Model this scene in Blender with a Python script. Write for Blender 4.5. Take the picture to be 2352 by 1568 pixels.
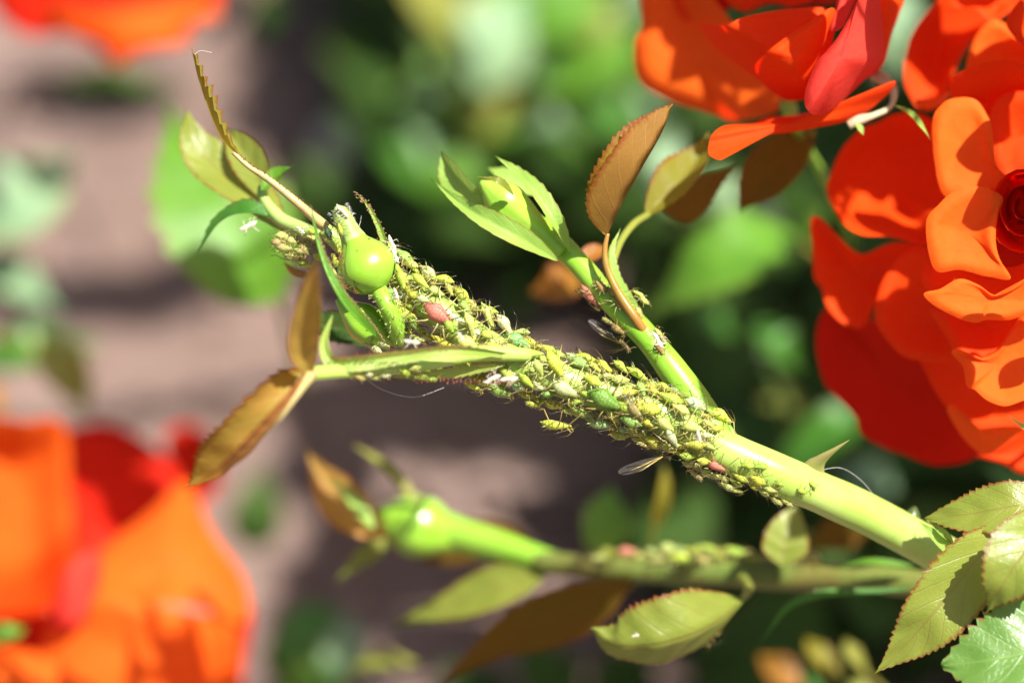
# Macro photograph of a rose shoot crowded with aphids.  Units: 1 Blender unit = 1 cm.
import bpy, math, random
from mathutils import Vector, Matrix, noise
R = math.radians
random.seed(7)
for o in list(bpy.data.objects):
    bpy.data.objects.remove(o)
scene = bpy.context.scene
col = scene.collection

# ------------------------------------------------------------------ camera
PITCH = R(40)            # the camera looks down into the rose bed
FOCUS = 45.0             # cm from lens to the aphid-covered stem
FIELD = 9.2              # width of the picture at that distance, cm
GROUND = 17.0            # soil lies this much farther along the axis
FWD = Vector((0, math.cos(PITCH), -math.sin(PITCH)))
UP = Vector((0, math.sin(PITCH), math.cos(PITCH)))
RIGHT = Vector((1, 0, 0))
AIM = Vector((0, 0, GROUND * math.sin(PITCH)))
CAM = AIM - FWD * FOCUS
cam = bpy.data.cameras.new('camera')
cam.sensor_width = 36
cam.lens = 36 * FOCUS / FIELD
cam.clip_start = 1; cam.clip_end = 50000
cam.dof.use_dof = True
cam.dof.focus_distance = FOCUS
cam.dof.aperture_fstop = cam.lens * 1e-3 / 1.65      # 16.5 mm wide aperture
cam_o = bpy.data.objects.new('camera', cam); col.objects.link(cam_o)
cam_o.location = CAM
cam_o.rotation_euler = (math.pi / 2 - PITCH, 0, 0)
scene.camera = cam_o

def V(a, b, c):
    """direction: a to the right, b up, c towards the viewer"""
    return (RIGHT * a + UP * b - FWD * c).normalized()

SUN = V(.42, .56, .71)   # towards the sun: high, over the photographer's right shoulder
# ------------------------------------------------------------------ light
world = bpy.data.worlds.new('World'); scene.world = world
world.use_nodes = True
wn = world.node_tree
sky = wn.nodes.new('ShaderNodeTexSky'); sky.sky_type = 'NISHITA'; sky.sun_disc = False
sky.sun_elevation = math.asin(SUN.z)
sky.sun_rotation = math.atan2(SUN.x, SUN.y)
sky.dust_density = 4.0; sky.ozone_density = .3      # hazy summer sky
bg = wn.nodes['Background']; bg.inputs['Strength'].default_value = 0.05
wn.links.new(sky.outputs[0], bg.inputs['Color'])
sl = bpy.data.lights.new('sun', 'SUN'); sl.energy = 4.6; sl.angle = R(.53); sl.color = (1, .955, .88)
so = bpy.data.objects.new('sun', sl); col.objects.link(so)
so.rotation_euler = (-SUN).to_track_quat('-Z', 'Y').to_euler()
so.location = AIM + SUN * 200
scene.view_settings.view_transform = 'Standard'
scene.view_settings.look = 'None'
scene.view_settings.gamma = 1
scene.view_settings.exposure = 1.38
try:
    scene.cycles.max_bounces = 8; scene.cycles.transparent_max_bounces = 8
    scene.cycles.use_denoising = True
except Exception:
    pass

# ------------------------------------------------------------------ helpers
def P(x, y, d=0.0):
    """point seen at (x, y) of a 2352 x 1568 picture, d millimetres behind the focal plane"""
    z = FOCUS + d / 10
    k = FIELD / 2352 * z / FOCUS
    return CAM + RIGHT * ((x - 1176) * k) + UP * (-(y - 784) * k) + FWD * z
def S(px, d=0.0):
    return px * FIELD / 2352 * (FOCUS + d / 10) / FOCUS

def catmull(pts, n, closed=False):
    out = []
    m = len(pts)
    segs = m if closed else m - 1
    for i in range(segs):
        if closed:
            p0, p1, p2, p3 = pts[(i - 1) % m], pts[i], pts[(i + 1) % m], pts[(i + 2) % m]
        else:
            p1, p2 = pts[i], pts[i + 1]
            p0 = pts[i - 1] if i > 0 else p1 + (p1 - p2)
            p3 = pts[i + 2] if i + 2 < m else p2 + (p2 - p1)
        for k in range(n):
            t = k / n
            out.append(0.5 * ((2 * p1) + (p2 - p0) * t + (2 * p0 - 5 * p1 + 4 * p2 - p3) * t * t + (3 * p1 - p0 - 3 * p2 + p3) * t ** 3))
    if not closed:
        out.append(pts[-1].copy())
    return out

def link(o, parent=None):
    col.objects.link(o)
    if parent is not None:
        o.parent = parent
    return o

def tag(o, label=None, cat=None, group=None, kind=None):
    if label: o['label'] = label
    if cat: o['category'] = cat
    if group: o['group'] = group
    if kind: o['kind'] = kind
    return o

def thing(name, label, cat, group=None, loc=None):
    o = bpy.data.objects.new(name, None)
    o.empty_display_size = .2
    col.objects.link(o)
    if loc is not None: o.location = loc
    return tag(o, label, cat, group)

class MB:
    """collects faces, then becomes one mesh"""
    def __init__(s): s.v = []; s.f = []; s.uv = []
    def tube(s, pts, rad, sides=8, cap=True, u0=0, u1=1, flat=1.0):
        n = len(pts); b = len(s.v)
        t = (pts[1] - pts[0]).normalized()
        a = t.orthogonal().normalized()
        for i, p in enumerate(pts):
            q = pts[min(i + 1, n - 1)] - pts[max(i - 1, 0)]
            if q.length > 1e-9: t = q.normalized()
            a = (a - t * a.dot(t)).normalized(); c = t.cross(a)
            r = rad[i]
            for k in range(sides):
                an = 2 * math.pi * k / sides
                s.v.append(p + a * (math.cos(an) * r) + c * (math.sin(an) * r * flat))
                s.uv.append((u0 + (u1 - u0) * i / max(1, n - 1), k / sides))
        for i in range(n - 1):
            for k in range(sides):
                k2 = (k + 1) % sides
                s.f.append((b + i * sides + k, b + i * sides + k2, b + (i + 1) * sides + k2, b + (i + 1) * sides + k))
        if cap:
            s.f.append(tuple(b + k for k in reversed(range(sides))))
            s.f.append(tuple(b + (n - 1) * sides + k for k in range(sides)))
        return s
    def ball(s, c, r, seg=6, ring=4, u=0, sc=(1, 1, 1)):
        b = len(s.v)
        for i in range(1, ring):
            ph = math.pi * i / ring
            for k in range(seg):
                th = 2 * math.pi * k / seg
                s.v.append(c + Vector((math.sin(ph) * math.cos(th) * sc[0], math.sin(ph) * math.sin(th) * sc[1], math.cos(ph) * sc[2])) * r); s.uv.append((u, 0))
        s.v.append(c + Vector((0, 0, r * sc[2]))); s.v.append(c - Vector((0, 0, r * sc[2]))); s.uv += [(u, 0), (u, 0)]
        top, bot = len(s.v) - 2, len(s.v) - 1
        for i in range(ring - 2):
            for k in range(seg):
                k2 = (k + 1) % seg
                s.f.append((b + i * seg + k, b + (i + 1) * seg + k, b + (i + 1) * seg + k2, b + i * seg + k2))
        for k in range(seg):
            k2 = (k + 1) % seg
            s.f.append((top, b + k, b + k2)); s.f.append((bot, b + (ring - 2) * seg + k2, b + (ring - 2) * seg + k))
        return s
    def mesh(s, name, mat, smooth=True):
        me = bpy.data.meshes.new(name)
        me.from_pydata([tuple(p) for p in s.v], [], s.f)
        uvl = me.uv_layers.new(name='UVMap')
        idx = [0] * len(me.loops); me.loops.foreach_get('vertex_index', idx)
        flat = []
        for i in idx: flat += s.uv[i]
        uvl.data.foreach_set('uv', flat)
        if smooth: me.polygons.foreach_set('use_smooth', [True] * len(me.polygons))
        me.materials.append(mat)
        me.update()
        return me
    def build(s, name, mat, parent=None, smooth=True):
        return link(bpy.data.objects.new(name, s.mesh(name, mat, smooth)), parent)

# ------------------------------------------------------------------ materials
class NT:
    def __init__(s, name):
        s.m = bpy.data.materials.new(name); s.m.use_nodes = True
        s.t = s.m.node_tree; s.t.nodes.clear()
        s.out = s.n('ShaderNodeOutputMaterial')
    def n(s, kind, **kw):
        nd = s.t.nodes.new(kind)
        for k, v in kw.items():
            if k.startswith('i_'):
                nd.inputs[k[2:].replace('_', ' ')].default_value = v
            else: setattr(nd, k, v)
        return nd
    def l(s, a, b): s.t.links.new(a, b)
    def math(s, op, a, b=None, c=None):
        nd = s.n('ShaderNodeMath', operation=op)
        for i, x in enumerate((a, b, c)):
            if x is None: continue
            if isinstance(x, (int, float)): nd.inputs[i].default_value = x
            else: s.l(x, nd.inputs[i])
        return nd.outputs[0]
    def mix(s, f, a, b, mode='MIX'):
        nd = s.n('ShaderNodeMix', data_type='RGBA', blend_type=mode)
        for sock, x in ((nd.inputs[0], f), (nd.inputs[6], a), (nd.inputs[7], b)):
            if isinstance(x, (int, float)): sock.default_value = x
            elif isinstance(x, tuple): sock.default_value = (*x, 1)
            else: s.l(x, sock)
        return nd.outputs[2]
    def ramp(s, x, lo, hi):
        nd = s.n('ShaderNodeMapRange', interpolation_type='SMOOTHSTEP')
        s.l(x, nd.inputs[0]); nd.inputs[1].default_value = lo; nd.inputs[2].default_value = hi
        return nd.outputs[0]
    def noise(s, scale, detail=3, rough=.55, vec=None, dim='3D'):
        nd = s.n('ShaderNodeTexNoise'); nd.inputs['Scale'].default_value = scale
        nd.inputs['Detail'].default_value = detail; nd.inputs['Roughness'].default_value = rough
        if vec is not None: s.l(vec, nd.inputs['Vector'])
        return nd.outputs['Fac']
    def finish(s, color, rough=.5, spec=.5, transl=0.0, tcol=None, bump=None, bstr=.2, bdist=.02, coat=0, sheen=0, sheen_tint=None, sss=0, sssr=.05):
        p = s.n('ShaderNodeBsdfPrincipled')
        def put(sock, x):
            if isinstance(x, (int, float)): sock.default_value = x
            elif isinstance(x, tuple): sock.default_value = (*x, 1)
            else: s.l(x, sock)
        put(p.inputs['Base Color'], color); put(p.inputs['Roughness'], rough); put(p.inputs['Specular IOR Level'], spec)
        p.inputs['Coat Weight'].default_value = coat
        p.inputs['Coat Roughness'].default_value = .2
        p.inputs['Sheen Weight'].default_value = sheen
        if sheen_tint: p.inputs['Sheen Tint'].default_value = (*sheen_tint, 1)
        if sss:
            p.inputs['Subsurface Weight'].default_value = sss
            p.inputs['Subsurface Radius'].default_value = (1, .9, .4)
            p.inputs['Subsurface Scale'].default_value = sssr
        nrm = None
        if bump is not None:
            b = s.n('ShaderNodeBump'); b.inputs['Strength'].default_value = bstr; b.inputs['Distance'].default_value = bdist
            s.l(bump, b.inputs['Height']); nrm = b.outputs[0]; s.l(nrm, p.inputs['Normal'])
        sh = p.outputs[0]
        if transl:
            tr = s.n('ShaderNodeBsdfTranslucent'); put(tr.inputs['Color'], tcol if tcol is not None else color)
            mx = s.n('ShaderNodeMixShader'); mx.inputs[0].default_value = transl
            s.l(sh, mx.inputs[1]); s.l(tr.outputs[0], mx.inputs[2]); sh = mx.outputs[0]
        s.l(sh, s.out.inputs['Surface'])
        return s.m

def mul(c, k): return tuple(x * k for x in c)

def leaf_material(name, c1, c2, margin, under, vein=None, rough=.38, spec=.5, transl=.38, tcol=None, mwid=.82, nveins=8):
    """upper side c1..c2, coloured margin, paler or bronzed underside, pinnate veins"""
    m = NT(name)
    uv = m.n('ShaderNodeUVMap'); uv.uv_map = 'UVMap'
    sp = m.n('ShaderNodeSeparateXYZ'); m.l(uv.outputs[0], sp.inputs[0])
    u, v = sp.outputs[0], sp.outputs[1]
    av = m.math('MULTIPLY', m.math('ABSOLUTE', m.math('SUBTRACT', v, .5)), 2)
    ob = m.n('ShaderNodeTexCoord')
    oi = m.n('ShaderNodeObjectInfo')
    n1 = m.noise(2.2, 3, vec=ob.outputs['Object'])
    n2 = m.noise(26, 3, vec=ob.outputs['Object'])
    base = m.mix(m.ramp(n1, .3, .7), c1, c2)
    base = m.mix(m.math('MULTIPLY', oi.outputs['Random'], .35), base, mul(c2, .8))
    # side veins leave the midrib at a slant
    ph = m.math('MULTIPLY', m.math('SUBTRACT', u, m.math('MULTIPLY', av, .22)), nveins)
    ph = m.math('ADD', ph, m.math('MULTIPLY', n1, .25))
    fr = m.math('ABSOLUTE', m.math('SUBTRACT', m.math('FRACT', ph), .5))
    vein_f = m.math('SUBTRACT', 1, m.ramp(fr, .0, .075))
    mid_f = m.math('SUBTRACT', 1, m.ramp(av, .015, .06))
    # netting between the veins
    vo = m.n('ShaderNodeTexVoronoi', feature='DISTANCE_TO_EDGE'); vo.inputs['Scale'].default_value = 22
    m.l(ob.outputs['Object'], vo.inputs['Vector'])
    net = m.math('SUBTRACT', 1, m.ramp(vo.outputs['Distance'], .0, .09))
    vf = m.math('MAXIMUM', m.math('MULTIPLY', vein_f, .5), m.math('MULTIPLY', mid_f, .8))
    vf = m.math('MAXIMUM', vf, m.math('MULTIPLY', net, .22))
    base = m.mix(vf, base, vein or mul(c1, 1.5))
    mf = m.ramp(m.math('ADD', av, m.math('MULTIPLY', m.math('SUBTRACT', n2, .5), .25)), mwid, 1.02)
    base = m.mix(mf, base, margin)
    geo = m.n('ShaderNodeNewGeometry')
    und = m.mix(mf, m.mix(vf, under, mul(under, 1.35)), margin)
    col_ = m.mix(geo.outputs['Backfacing'], base, und)
    h = m.math('SUBTRACT', m.math('MULTIPLY', n2, .35), m.math('MULTIPLY', vf, .9))
    return m.finish(col_, rough, spec, transl, tcol if tcol else m.mix(.5, base, c2), h, .35, .02)

M = {}
M['leaf_green'] = leaf_material('leaf_green', (.045, .16, .018), (.07, .22, .02), (.09, .07, .02), (.09, .19, .06), rough=.3)
M['leaf_corner'] = leaf_material('leaf_corner', (.10, .22, .035), (.13, .26, .045), (.24, .07, .02), (.12, .22, .06), vein=(.17, .30, .07), rough=.34, mwid=.92)
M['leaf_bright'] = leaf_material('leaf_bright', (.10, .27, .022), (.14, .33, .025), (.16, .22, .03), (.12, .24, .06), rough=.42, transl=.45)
M['leaf_fresh'] = leaf_material('leaf_fresh', (.20, .27, .035), (.26, .31, .045), (.20, .035, .015), (.20, .21, .07), vein=(.24, .20, .05), rough=.36, transl=.4, mwid=.86)
M['leaf_bronze'] = leaf_material('leaf_bronze', (.25, .20, .02), (.21, .23, .02), (.22, .035, .012), (.32, .16, .035), vein=(.30, .24, .05), rough=.5, spec=.3, transl=.5, tcol=(.36, .29, .012), mwid=.8)
M['leaf_brown'] = leaf_material('leaf_brown', (.13, .07, .008), (.11, .08, .008), (.14, .04, .01), (.14, .075, .012), rough=.6, spec=.15, transl=.35, tcol=(.26, .12, .006))
M['leaf_tan'] = leaf_material('leaf_tan', (.46, .24, .05), (.38, .28, .05), (.26, .04, .015), (.44, .22, .06), vein=(.5, .36, .1), rough=.5, spec=.3, transl=.4, tcol=(.5, .26, .02), mwid=.78)
M['leaf_pale'] = leaf_material('leaf_pale', (.17, .30, .17), (.22, .34, .16), (.22, .26, .09), (.24, .33, .20), rough=.5, transl=.3)
M['leaf_yellow'] = leaf_material('leaf_yellow', (.22, .27, .04), (.28, .28, .05), (.24, .14, .03), (.22, .22, .08), rough=.45, transl=.4)
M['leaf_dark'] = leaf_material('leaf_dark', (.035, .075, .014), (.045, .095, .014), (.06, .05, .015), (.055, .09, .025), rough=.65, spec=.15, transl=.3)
M['leaf_orange'] = leaf_material('leaf_orange', (.36, .13, .012), (.30, .16, .015), (.25, .04, .01), (.36, .14, .02), rough=.5, transl=.5)

def stem_material(name, c1, c2, blush, rough=.34, coat=0):
    m = NT(name)
    ob = m.n('ShaderNodeTexCoord')
    mp = m.n('ShaderNodeMapping'); m.l(ob.outputs['Object'], mp.inputs[0])
    n1 = m.noise(1.6, 4, vec=mp.outputs[0]); n2 = m.noise(9, 4, vec=mp.outputs[0]); n3 = m.noise(70, 2, vec=mp.outputs[0])
    c = m.mix(m.ramp(n1, .35, .7), c1, c2)
    c = m.mix(m.math('MULTIPLY', m.ramp(n2, .52, .75), .5), c, blush)
    h = m.math('ADD', m.math('MULTIPLY', n3, .4), m.math('MULTIPLY', n2, .6))
    return m.finish(c, rough, .5, .12, mul(c1, 1.1), h, .25, .015, sss=.15, sssr=.06, coat=coat)
M['stem'] = stem_material('stem', (.34, .51, .085), (.42, .55, .14), (.31, .48, .08), .3)
M['stem_side'] = stem_material('stem_side', (.22, .46, .03), (.28, .48, .05), (.24, .36, .04))
M['stem_red'] = stem_material('stem_red', (.32, .16, .03), (.28, .22, .03), (.30, .06, .02))
M['stem_pale'] = stem_material('stem_pale', (.42, .36, .14), (.40, .30, .12), (.36, .14, .06), .45)
M['stem_olive'] = stem_material('stem_olive', (.20, .24, .035), (.22, .19, .03), (.2, .1, .03))
M['stem_shaded'] = stem_material('stem_shaded', (.13, .19, .03), (.16, .14, .03), (.15, .08, .02), .5)  # shade on the lower shoot put into a darker stem colour
M['stem_dark'] = stem_material('stem_dark', (.05, .10, .02), (.07, .08, .02), (.09, .05, .02))
M['cream'] = stem_material('cream', (.50, .42, .26), (.44, .32, .20), (.40, .36, .16), .6)
M['thorn'] = stem_material('thorn', (.34, .34, .10), (.36, .30, .12), (.36, .20, .12), .35)
M['bud'] = stem_material('bud', (.24, .47, .03), (.31, .51, .055), (.26, .45, .03), .3, .5)
M['bud_pale'] = stem_material('bud_pale', (.31, .47, .10), (.36, .48, .14), (.26, .4, .06), .5)
M['sepal'] = leaf_material('sepal', (.25, .43, .065), (.30, .46, .09), (.26, .20, .05), (.30, .42, .16), rough=.45, transl=.35, mwid=.85)
M['sepal_brown'] = leaf_material('sepal_brown', (.36, .15, .03), (.34, .19, .04), (.34, .12, .03), (.42, .42, .2), rough=.5, transl=.4, mwid=.9)
M['stipule'] = leaf_material('stipule', (.27, .40, .06), (.33, .42, .09), (.32, .22, .06), (.34, .42, .14), rough=.45, transl=.35, mwid=.88)
M['gland'] = NT('gland').finish((.26, .06, .03), .3, .6, .2, (.4, .1, .04))
M['gland_brown'] = NT('gland_brown').finish((.36, .22, .10), .3, .6, .2)
M['gland_pale'] = NT('gland_pale').finish((.5, .5, .2), .3, .6, .3)

def petal_material(name, c1, c2, tcol, tr=.48):
    m = NT(name)
    uv = m.n('ShaderNodeUVMap'); uv.uv_map = 'UVMap'
    ob = m.n('ShaderNodeTexCoord')
    n1 = m.noise(1.1, 3, vec=ob.outputs['Object']); n2 = m.noise(14, 4, vec=ob.outputs['Object']); n3 = m.noise(120, 2, vec=ob.outputs['Object'])
    c = m.mix(m.ramp(n1, .3, .7), c1, c2)
    c = m.mix(m.math('MULTIPLY', m.ramp(n2, .45, .75), .3), c, mul(c1, .8))
    h = m.math('ADD', m.math('MULTIPLY', n2, .7), m.math('MULTIPLY', n3, .15))
    return m.finish(c, .65, .12, tr, tcol, h, .35, .03)
M['petal'] = petal_material('petal', (.84, .065, .006), (.88, .085, .007), (.88, .014, .002))
M['petal_lit'] = petal_material('petal_lit', (.90, .135, .012), (.92, .17, .016), (.90, .03, .003))  # sunlight on the brighter petals put into their base colour
M['petal_pink'] = petal_material('petal_pink', (.80, .060, .040), (.82, .080, .055), (.8, .02, .01))
M['petal_shaded'] = petal_material('petal_shaded', (.55, .014, .004), (.62, .022, .005), (.55, .008, .002), .35)  # shade on the darker petals put into their base colour

def soil_material():
    m = NT('soil')
    ob = m.n('ShaderNodeTexCoord')
    n1 = m.noise(.35, 5, .6, ob.outputs['Object']); n2 = m.noise(2.5, 6, .65, ob.outputs['Object']); n3 = m.noise(14, 4, .6, ob.outputs['Object'])
    c = m.mix(m.ramp(n1, .3, .72), (.19, .128, .106), (.255, .182, .158))
    c = m.mix(m.math('MULTIPLY', m.ramp(n2, .4, .75), .5), c, (.13, .086, .068))
    h = m.math('ADD', m.math('MULTIPLY', n2, .8), m.math('MULTIPLY', n3, .4))
    return m.finish(c, .95, .15, 0, None, h, .8, .3)
M['soil'] = soil_material()
def stone_material():
    m = NT('stone'); ob = m.n('ShaderNodeTexCoord'); n = m.noise(3, 5, .6, ob.outputs['Object'])
    return m.finish(m.mix(n, (.34, .34, .26), (.5, .5, .4)), .8, .3, 0, None, n, .5, .05)
M['stone'] = stone_material()

def aphid_material():
    m = NT('aphid_body')
    oi = m.n('ShaderNodeObjectInfo'); ob = m.n('ShaderNodeTexCoord')
    sp = m.n('ShaderNodeSeparateXYZ'); m.l(ob.outputs['Object'], sp.inputs[0])
    n = m.noise(5, 3, vec=ob.outputs['Object']); n2 = m.noise(18, 2, vec=ob.outputs['Object'])
    base = oi.outputs['Color']
    c = m.mix(m.math('MULTIPLY', m.ramp(n, .38, .72), .55), base, m.mix(1.0, base, (.80, .95, .5), 'MULTIPLY'))
    head = m.ramp(sp.outputs[0], .26, .5)
    c = m.mix(m.math('MULTIPLY', head, .4), c, (.40, .34, .10))
    # darker stripe along the gut
    yy = m.math('ABSOLUTE', sp.outputs[1])
    st = m.math('MULTIPLY', m.math('SUBTRACT', 1, m.ramp(yy, .02, .075)), m.ramp(n2, .35, .6))
    c = m.mix(m.math('MULTIPLY', st, .3), c, m.mix(1.0, base, (.6, .85, .4), 'MULTIPLY'))
    bands = m.math('SINE', m.math('MULTIPLY', sp.outputs[0], 62))
    c = m.mix(m.math('MULTIPLY', m.ramp(bands, .2, 1), .07), c, (.75, .78, .5))
    h = m.math('ADD', m.math('MULTIPLY', bands, .10), n2)
    return m.finish(c, m.math('ADD', .26, m.math('MULTIPLY', n, .3)), .45, .28, c, h, .45, .03, sss=.3, sssr=.06)
M['aphid'] = aphid_material()
def limb_material(name, c0, c1, tr=.15):
    m = NT(name)
    uv = m.n('ShaderNodeUVMap'); uv.uv_map = 'UVMap'
    sp = m.n('ShaderNodeSeparateXYZ'); m.l(uv.outputs[0], sp.inputs[0])
    return m.finish(m.mix(m.ramp(sp.outputs[0], .25, .8), c0, c1), .25, .6, tr, c0)
M['limb'] = limb_material('limb', (.36, .28, .07), (.02, .014, .008))
M['limb_pale'] = limb_material('limb_pale', (.5, .46, .16), (.30, .2, .06))
M['cornicle'] = limb_material('cornicle', (.30, .30, .08), (.012, .010, .008), .05)
M['eye'] = NT('eye').finish((.03, .006, .005), .15, .8)
M['skin'] = NT('shed_skin').finish((.78, .70, .58), .4, .6, .35, (.8, .72, .6))
M['silk'] = NT('silk').finish((.7, .68, .66), .3, .8, .3)
def wing_material():
    m = NT('wing')
    tr = m.n('ShaderNodeBsdfTransparent'); tr.inputs[0].default_value = (.97, .95, .92, 1)
    gl = m.n('ShaderNodeBsdfPrincipled'); gl.inputs['Base Color'].default_value = (.5, .45, .4, 1); gl.inputs['Roughness'].default_value = .18
    mx = m.n('ShaderNodeMixShader'); mx.inputs[0].default_value = .07
    m.l(tr.outputs[0], mx.inputs[1]); m.l(gl.outputs[0], mx.inputs[2]); m.l(mx.outputs[0], m.out.inputs['Surface'])
    return m.m
M['wing'] = wing_material()

# ------------------------------------------------------------------ builders
def leaf(name, mat, pts, hw, nrm, parent=None, fold=15, teeth=14, tooth=.11, peak=.38, tipp=1.5, wave=.05, curl=0.0, rolled=0.0, twist=0.0, nw=4, seed=0):
    """a leaf blade along a midrib path; hw half width (cm); the halves fold up towards nrm"""
    pts = [p if isinstance(p, Vector) else P(*p) for p in pts]
    nl = max(teeth, 6) * 3
    line = catmull(pts, max(2, math.ceil(nl / (len(pts) - 1)))) if len(pts) > 2 else [pts[0].lerp(pts[1], i / nl) for i in range(nl + 1)]
    nl = len(line) - 1
    L = sum((line[i + 1] - line[i]).length for i in range(nl))
    if curl and len(pts) == 2:
        ax = (pts[1] - pts[0]).normalized(); n0 = (nrm - ax * nrm.dot(ax)).normalized()
        line = [p + n0 * (curl * L * 4 * (i / nl) * (1 - i / nl)) for i, p in enumerate(line)]
    mb = MB(); rnd = random.Random(seed * 7 + 3)
    ph = rnd.random() * 6
    def prof(u):
        a = (u / peak) if u < peak else (1 - u) / (1 - peak)
        a = max(0, a)
        return math.sin(a * math.pi / 2) ** (.75 if u < peak else tipp) if True else 0
    m = 2 * nw + 1
    for i, p in enumerate(line):
        u = i / nl
        t = (line[min(i + 1, nl)] - line[max(i - 1, 0)]).normalized()
        n = (nrm - t * nrm.dot(t)).normalized()
        y = n.cross(t)
        tw = twist * (u - .3)
        y, n = y * math.cos(tw) + n * math.sin(tw), n * math.cos(tw) - y * math.sin(tw)
        w = hw * prof(u)
        for j in range(-nw, nw + 1):
            v = j / nw
            s = 1 if v > 0 else -1
            off = w * abs(v)
            fwd = 0.0
            if abs(j) == nw and teeth:
                k = i % 3
                amp = tooth * hw * min(1, prof(u) * 1.6 + .15) * rnd.uniform(.45, 1.5)
                off += amp * (k / 2)
                fwd = amp * .6 * (k / 2)
            fo = R(fold)
            # rolled: the outer half curls further over
            fa = fo + rolled * abs(v) ** 2
            q = p + y * (s * off * math.cos(fa)) + n * (off * math.sin(fa)) + t * (fwd + abs(v) * w * .12)
            q += n * (wave * hw * abs(v) * math.sin(u * 9 + ph + s * 1.3))
            q += n * (.035 * hw * (1 - abs(v)) * abs(v) * 4 * math.sin(u * 30 - abs(v) * 6))
            mb.v.append(q); mb.uv.append((u, .5 + .5 * v))
    for i in range(nl):
        for j in range(m - 1):
            a = i * m + j
            mb.f.append((a, a + m, a + m + 1, a + 1))
    o = mb.build(name, mat, parent)
    return o

def tube(name, mat, spec, parent=None, sides=14, n=8, rel=True, flat=1.0, lump=0.0):
    """tapered tube through (x, y, depth, radius in picture units)"""
    pts = [P(*s[:3]) for s in spec]
    line = catmull(pts, n)
    rr = []
    for i in range(len(line)):
        f = i / n; k = min(int(f), len(spec) - 2); t = f - k
        a, b = S(spec[k][3], spec[k][2]), S(spec[k + 1][3], spec[k + 1][2])
        t = t * t * (3 - 2 * t)
        rr.append((a + (b - a) * t) * (1 + lump * noise.noise(line[i] * 3.0)))
    return MB().tube(line, rr, sides, True, flat=flat).build(name, mat, parent), line, rr

def lathe(name, mat, base, axis, prof, parent=None, seg=40, ridges=0, ridge=0.0, twist=0.0, up=None):
    """profile of (distance along axis, radius) turned round axis; ridges = seams of the sepals"""
    axis = axis.normalized()
    a = (up - axis * up.dot(axis)).normalized() if up else axis.orthogonal().normalized()
    b = axis.cross(a)
    pv = catmull([Vector((s, r, 0)) for s, r in prof], 4)
    mb = MB(); n = len(pv)
    for i, q in enumerate(pv):
        for k in range(seg):
            th = 2 * math.pi * k / seg
            r = max(q.y, 1e-4)
            if ridges:
                w = abs(math.sin((th + twist * i / n) * ridges / 2))
                r *= 1 - ridge * max(0, 1 - w * 4) + ridge * .35 * max(0, 1 - abs(w - .33) * 7)
            mb.v.append(base + axis * q.x + a * (math.cos(th) * r) + b * (math.sin(th) * r)); mb.uv.append((i / n, k / seg))
    for i in range(n - 1):
        for k in range(seg):
            k2 = (k + 1) % seg
            mb.f.append((i * seg + k, i * seg + k2, (i + 1) * seg + k2, (i + 1) * seg + k))
    mb.f.append(tuple(reversed(range(seg)))); mb.f.append(tuple((n - 1) * seg + k for k in range(seg)))
    return mb.build(name, mat, parent)

def gland_hairs(name, mat, spots, length, rad, parent, head=1.9):
    """stalked glands: spots = [(point, direction)]"""
    mb = MB()
    for p, d in spots:
        l = length * random.uniform(.6, 1.3)
        q = p + d.normalized() * l
        mb.tube([p - d.normalized() * length * .2, q], [rad, rad * .6], 4, False)
        mb.ball(q, rad * head, 5, 4, 1)
    o = mb.build(name, mat, parent)
    return tag(o, kind='stuff')

def petal(name, mat, outline, parent, mid=None, bulge=3.0, k=1.8, lip=1.2, ruffle=.35, seed=1, rings=9):
    """a petal as a dished sheet: outline of (x, y, depth), hollow by bulge mm, rim rolled back by lip mm"""
    pts = [Vector(p) for p in outline]
    ring = catmull(pts, 6, True)
    m = len(ring)
    c = Vector((0, 0, 0))
    for p in ring: c += p / m
    if mid: c.x, c.y = mid[0], mid[1]
    c.z += bulge
    mb = MB()
    mb.v.append(P(*c)); mb.uv.append((0, 0))
    for i in range(1, rings + 1):
        r = i / rings
        for j, q in enumerate(ring):
            a = 2 * math.pi * j / m
            z = c.z + (q.z - c.z) * r ** k
            if r > .72: z += lip * ((r - .72) / .28) ** 2
            nz = noise.noise(Vector((q.x * .006 + seed * 3.1, q.y * .006, r * 1.6)))
            z += ruffle * 2.2 * nz * r
            rr = r * (1 + .015 * noise.noise(Vector((q.x * .03, q.y * .03, seed))) * (r > .8))
            mb.v.append(P(c.x + (q.x - c.x) * rr, c.y + (q.y - c.y) * rr, z)); mb.uv.append((r, j / m))
    for j in range(m):
        j2 = (j + 1) % m
        mb.f.append((0, 1 + j2, 1 + j))
        for i in range(rings - 1):
            mb.f.append((1 + i * m + j, 1 + i * m + j2, 1 + (i + 1) * m + j2, 1 + (i + 1) * m + j))
    return mb.build(name, M[mat], parent)

# ================================================================== SETTING
def build_ground():
    xs = [-20000, -3000, -400, -80] + [-30 + i * .5 for i in range(121)] + [80, 400, 3000, 20000]
    ys = xs
    mb = MB()
    for y in ys:
        for x in xs:
            z = 0
            if abs(x) < 31 and abs(y) < 31:
                p = Vector((x, y, 0))
                z = .35 * noise.noise(p * .22) + .22 * noise.noise(p * .8) + .10 * noise.noise(p * 2.0)
            mb.v.append(Vector((x, y, z - .15))); mb.uv.append((x, y))
    n = len(xs)
    for j in range(n - 1):
        for i in range(n - 1):
            mb.f.append((j * n + i, j * n + i + 1, (j + 1) * n + i + 1, (j + 1) * n + i))
    o = mb.build('ground', M['soil'])
    tag(o, 'pinkish brown garden soil under the rose bushes', 'soil', kind='structure')
    return o
build_ground()

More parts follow.
